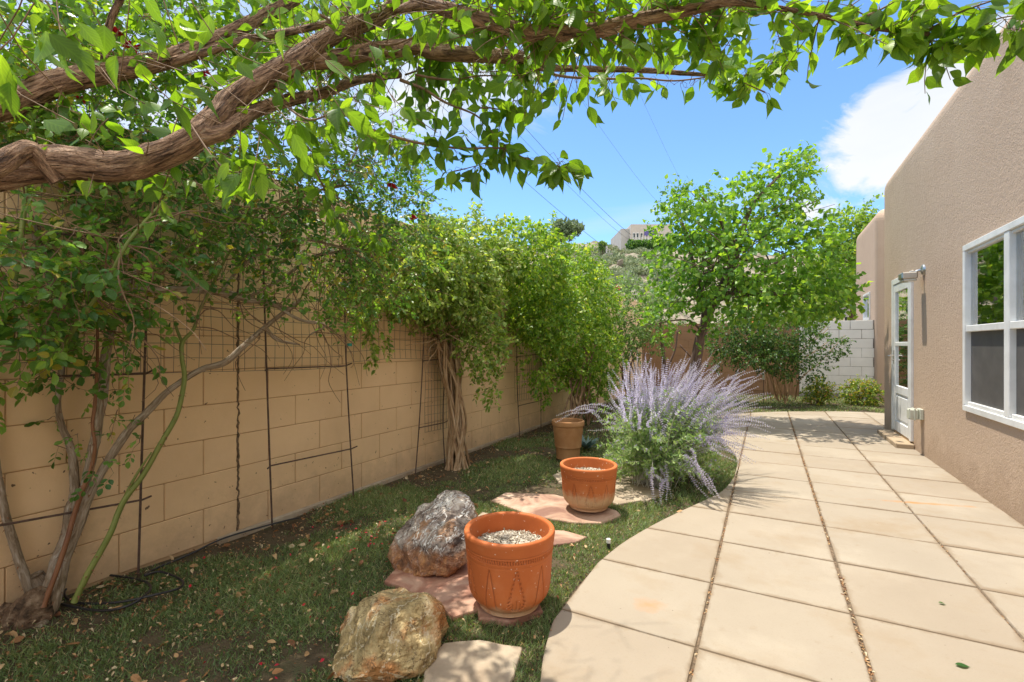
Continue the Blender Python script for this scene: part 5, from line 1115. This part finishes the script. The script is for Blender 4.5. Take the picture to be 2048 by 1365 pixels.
# ------------------------------------------------------------------ russian sage
sgb = gp(1302, 965); t = thing('russian_sage', 'billowing lavender blue sage bush leaning over the patio edge', 'sage bush', (sgb[0], sgb[1], 0))
G = Geo(); FLW = Leaves(T_BIT); SL = Leaves(T_NARROW)
def sage_stem(p0, tipx, tipy, tipt, frac=.42, leafy=1.0, arch=.25):
    tip = at(tipx, tipy, tipt); mid = p0*.45+tip*.55+np.array([0, 0, arch*np.linalg.norm((tip-p0)[:2])+.03])
    P = smoothline([p0, p0*.72+mid*.28+rng.normal(size=3)*.02+[0, 0, .04], mid+rng.normal(size=3)*.035, mid*.45+tip*.55+rng.normal(size=3)*.02+[0, 0, .02], tip], 6); n = len(P)
    G.tube(P, np.linspace(.0026, .0009, n), 4, cap=False)
    ln = np.cumsum(np.r_[0, np.linalg.norm(P[1:]-P[:-1], axis=1)]); Lt = ln[-1]
    s = np.arange(Lt*(1-frac), Lt, .0175)
    if len(s):
        C_ = np.stack([np.interp(s, ln, P[:, k_]) for k_ in range(3)], 1); i_ = np.clip(np.searchsorted(ln, s), 1, n-1); T_ = unit(P[i_]-P[i_-1])
        taper = np.clip((Lt-s)/(Lt*frac), .12, 1)**.6
        for w_ in range(8):
            sd = unit(np.cross(T_, rv(len(s)))); FLW.add(C_+sd*.002, unit(sd+T_*.45), T_, (.0125*taper+.003)*rng.uniform(.7, 1.2, len(s)), np.clip(rng.normal(size=len(s))*.25+.55, 0, 1))
    # leafy lower part
    m = int(26*leafy*Lt/.6); f = rng.uniform(.22, 1-frac+.06, m)*Lt
    C_ = np.stack([np.interp(f, ln, P[:, k_]) for k_ in range(3)], 1); i_ = np.clip(np.searchsorted(ln, f), 1, n-1); T_ = unit(P[i_]-P[i_-1])
    sd = unit(np.cross(T_, rv(m))); SL.add(C_, unit(sd+T_*.5), rv(m), rng.uniform(.022, .048, m))
    return P
for q in range(200):
    p0 = sgb+np.array([rng.normal()*.07, rng.normal()*.07, 0])
    u = rng.random(); tx = 1212+rng.beta(1.2, 1.15)*300; dy = abs(tx-1330)/170; ty = 708+rng.gamma(1.8, 32)+dy*dy*30; tt = 4.2+rng.normal()*.32
    p = sage_stem(p0, tx, min(ty, 900), tt, rng.uniform(.30, .48), arch=.12)
    if rng.random() < .55:   # side branchlet
        k_ = rng.integers(13, 19); a = p[k_]; e = a+unit(p[-1]-a)*rng.uniform(.10, .26)+rng.normal(size=3)*.05+[0, 0, .04]
        Q = smoothline([a, (a+e)/2+rng.normal(size=3)*.01, e], 5); G.tube(Q, np.linspace(.0012, .0007, len(Q)), 4, cap=False)
        s = np.linspace(.25, 1, 13); C_ = a+(e-a)*s[:, None]
        for w_ in range(6): sd = unit(np.cross(unit(e-a), rv(13))); FLW.add(C_, unit(sd+unit(e-a)*.4), unit(e-a), (.012*np.clip(1.15-s, .15, 1)**.5)*rng.uniform(.7, 1.2, 13), np.clip(rng.normal(size=13)*.25+.5, 0, 1))
for (tx, ty, tt, ar) in ((1105, 840, 4.4, .35), (1120, 848, 4.3, .35), (1140, 820, 4.5, .35), (1152, 825, 4.6, .3), (1165, 860, 4.3, .3), (1185, 850, 4.3, .25), (1175, 820, 4.6, .25), (1527, 750, 4.0, .12), (1518, 764, 4.0, .12), (1545, 803, 3.9, .15), (1530, 868, 3.75, .2), (1510, 895, 3.7, .25), (1500, 915, 3.6, .25), (1522, 840, 3.8, .2), (1512, 880, 3.7, .2), (1495, 930, 3.55, .3), (1490, 900, 3.7, .3), (1420, 985, 3.5, .35), (1435, 990, 3.45, .35), (1410, 975, 3.6, .3), (1330, 1005, 3.55, .35), (1320, 1000, 3.6, .3), (1515, 820, 3.9, .15), (1505, 850, 3.8, .2), (1540, 850, 3.8, .2), (1480, 880, 3.8, .25), (1470, 850, 3.9, .2), (1500, 830, 3.95, .2)):
    for r_ in range(1 if tx < 1190 else 3): sage_stem(sgb+rng.normal(size=3)*[.06, .06, 0], tx+rng.normal()*9, ty+rng.normal()*8, tt+rng.normal()*.05, .38, .6, ar)
for q in range(230):   # leafy green skirt
    tx = rng.uniform(1195, 1440); ty = rng.uniform(835, 965); sage_stem(sgb+rng.normal(size=3)*[.06, .06, 0], tx, ty, 4.2+rng.normal()*.28, .02, 2.2, .2)
for q in range(34):
    e = sgb+np.array([rng.normal()*.16, rng.normal()*.16, .30]); G.tube(smoothline([sgb+rng.normal(size=3)*[.02, .02, 0]+[0, 0, -.02], sgb*.5+e*.5, e], 4), .005, 5)
G.obj('stems', surf('sage_stem', [(.3, (.34, .32, .26)), (.7, (.50, .48, .40))], 1, .8, (), 'tc', (30, 30, 8)), t); FLW.obj('flower_spikes', M_sagef, t); SL.obj('foliage', M_sagel, t)

# ------------------------------------------------------------------ beyond the walls
def hz(p): return float(hillz(np.array(p[0]), np.array(p[1])))
def onhill(px, t_): p = at(px, 690, t_); p[2] = hz(p); return p
# hillside house
hb = onhill(1290, 66); gz = at(1290, 505, 66)[2]; hh = thing('hillside_house', 'pale flat roofed house high on the hill', 'house', (hb[0], hb[1], gz))
def fbox(G, px0, px1, py0, py1, t_, depth, rot=0):
    a = at(px0, py1, t_); b = at(px1, py1, t_); z0, z1 = at(px0, py1, t_)[2], at(px0, py0, t_)[2]
    for_ = FW*depth; V = [a, b, b+for_, a+for_]; lo = [np.array([v[0], v[1], z0]) for v in V]; hi = [np.array([v[0], v[1], z1]) for v in V]
    G.add(lo+hi, [(0, 3, 2, 1), (4, 5, 6, 7), (0, 1, 5, 4), (1, 2, 6, 5), (2, 3, 7, 6), (3, 0, 4, 7)])
g = Geo(); fbox(g, 1262, 1345, 449, 506, 66, 9); g.obj('wall', M_farstucco, hh)
g = Geo(); fbox(g, 1242, 1261.7, 458, 506, 66.8, 7); g.obj('side_wing', M_farwall, hh)
g = Geo(); fbox(g, 1289, 1298, 462, 472, 65.9, .1); fbox(g, 1299.5, 1312, 462, 472, 65.9, .1); g.obj('purple_panel', M_purple, hh)
for (a, b) in ((1266, 1271), (1273, 1278), (1281, 1286)):
    g = Geo(); fbox(g, a, b, 466, 476, 65.9, .08); g.obj('window', M_trim, hh); g = Geo(); fbox(g, a+.8, b-.8, 467, 475, 65.86, .04); g.obj('window_pane', M_room, hh)
g = Geo(); fbox(g, 1266, 1320, 478, 479, 65.0, .1)
for q in range(1266, 1321, 6): fbox(g, q, q+.8, 471, 478, 65.0, .1)
g.obj('balcony_rail', M_trim, hh)
g = Geo(); fbox(g, 1247, 1345, 500, 515, 63, .5); tag(g.obj('retaining_wall', M_farwall), 'long grey retaining wall below the hilltop house', 'wall')
t = thing('hedge', 'dark green hedge between the hilltop house and its retaining wall', 'hedge', tuple(at(1290, 500, 63.8))); LV = Leaves(T_OVAL)
for q in range(9): P, U = in_blob((1262+q*10, 492, 64, 8, 11, .6), 260); LV.add(P, unit(U+rv(260)), rv(260), .35*rng.uniform(.6, 1.2, 260))
LV.obj('hedge_foliage', M_dark, t)
pr = at(1216, 500, 56)
for k_, (x, y0, y1, lb) in enumerate(((1214, 492, 526, 'tallest pale post of the stepped row on the hill'), (1218.5, 500, 528, 'middle pale post of the stepped row on the hill'), (1223, 506, 531, 'shortest pale post of the stepped row on the hill'))):
    g = Geo(); fbox(g, x-1.6, x+1.6, y0, y1+12, 56-k_*.8, .25); tag(g.obj('hill_post', M_farwall), lb, 'post', 'posts stepping down the hill')
# distant trees
def far_tree(name, label, px, py, t_, rx, ry, n, lmat, base_py, size=.5, cat='tree', group=None):
    t = thing(name, label, cat, tuple(onhill(px, t_)), group); G = Geo(); LV = Leaves(T_OVAL); b = onhill(px, t_); k = t_/FPX
    G.tube([b-[0, 0, .5], (b+at(px, py, t_))/2, at(px, py, t_)], [rx*k*.1, rx*k*.07, rx*k*.03], 8)
    for q in range(7):
        P, U = in_blob((px+rng.normal()*rx*.42, py+rng.normal()*ry*.40, t_, rx*.5, ry*.45, rx*.5*k), n//7, .8); LV.add(P, unit(U+rv(len(P))), rv(len(P)), size*rng.uniform(.6, 1.2, len(P)))
    G.obj('trunk', M_redwood, t); LV.obj('crown', lmat, t); return t
far_tree('hill_tree', 'dark feathery tree on the skyline behind the vine', 1118, 474, 60, 40, 28, 3200, leafmat('far_tree_leaf', [(0, (.09, .13, .07)), (1, (.17, .22, .12))], .2, (1.3, 1.3, .8), .7, vein=False), 500, .45)
far_tree('hill_tree', 'small bright green bush on the hill beside the posts', 1205, 492, 57, 9, 8, 500, M_soft, 500, .3)
# scrub on the hillside
sc0 = None
for q in range(150):
    x = rng.uniform(1120, 1345); t_ = rng.uniform(24, 66); p = onhill(x, t_)
    if sc0 is None:
        LV = Leaves(T_OVAL); U = rv(420); U[:, 2] = np.abs(U[:, 2]); r_ = rng.random(420)**.4; LV.add(U*r_[:, None]*[.55, .55, .45], unit(U+rv(420)*.7), rv(420), .12*rng.uniform(.6, 1.3, 420)); o = LV.obj('scrub_bush', M_scrub); sc0 = o
    else: o = sc0.copy(); C.objects.link(o)
    o.location = tuple(p-[0, 0, .05]); o.rotation_euler = (0, 0, rng.random()*6); s_ = rng.uniform(.8, 2.6); o.scale = (s_, s_, s_*rng.uniform(.7, 1.1))
    tag(o, 'low grey green scrub bush on the dry rocky hillside', 'bush', 'scrub bushes dotted over the hill')
rk = None
for q in range(70):
    x = rng.uniform(1140, 1340); t_ = rng.uniform(26, 62); p = onhill(x, t_)
    if rk is None:
        bm = bmesh.new()
        for _ in range(16): bm.verts.new(tuple(rv()*[.5, .35, .25]))
        bmesh.ops.convex_hull(bm, input=bm.verts)
        for v in [v for v in bm.verts if not v.link_faces]: bm.verts.remove(v)
        me = bpy.data.meshes.new('hill_rock'); bm.to_mesh(me); bm.free(); rk = o = link('hill_rock', me, surf('hill_rock_stone', [(.3, (.20, .165, .13)), (.7, (.38, .33, .27))], 2, .9))
    else: o = rk.copy(); C.objects.link(o)
    o.location = tuple(p); o.rotation_euler = (rng.random(), rng.random(), rng.random()*6); s_ = rng.uniform(.5, 1.9); o.scale = (s_*1.3, s_, s_)
    tag(o, 'angular brown rock lying on the dry hillside', 'rock', 'rocks strewn over the hill')
# lamp post and shed behind the white wall
lp = at(1692, 620, 14.2); t = thing('post_lamp', 'lantern on a post peeking over the white wall', 'lamp', (lp[0], lp[1], 0))
g = Geo(); g.tube([(lp[0], lp[1], -.05), (lp[0], lp[1], lp[2]-.22)], .03, 8); g.obj('post', M_darkmetal, t)
g = Geo(); g.tube([lp-[0, 0, .22], lp+[0, 0, .02]], [.07, .11], 8); g.obj('lantern_glass', M_lampglass, t); g = Geo(); g.tube([lp+[0, 0, .021], lp+[0, 0, .05], lp+[0, 0, .10]], [.15, .12, .03], 8); g.obj('lantern_cap', M_darkmetal, t)
# power lines
for (a, b, r_, lb) in (((560, -90, 14), (1245, 520, 60), .012, 'lowest power line crossing toward the hill bushes'), ((790, -40, 15), (1262, 470, 64), .013, 'thick power line ending at the hilltop house'), ((770, -20, 15), (1255, 478, 64), .009, 'thin power line running just below the thick one'), ((1000, -40, 16), (1330, 420, 64), .007, 'faint wire dropping steeply toward the redbud crown'), ((1180, -40, 16), (1385, 400, 64), .006, 'faintest wire at the right above the redbud')):
    P0, P1_ = at(*a), at(*b); f = np.linspace(0, 1, 50)[:, None]; P = P0+(P1_-P0)*f; P[:, 2] -= 1.2*4*f[:, 0]*(1-f[:, 0])*.5
    g = Geo(); g.tube(P, np.linspace(r_*.55, r_*2.0, 50), 5, cap=False); tag(g.obj('power_line', M_hose), lb, 'cable', 'power lines over the garden')
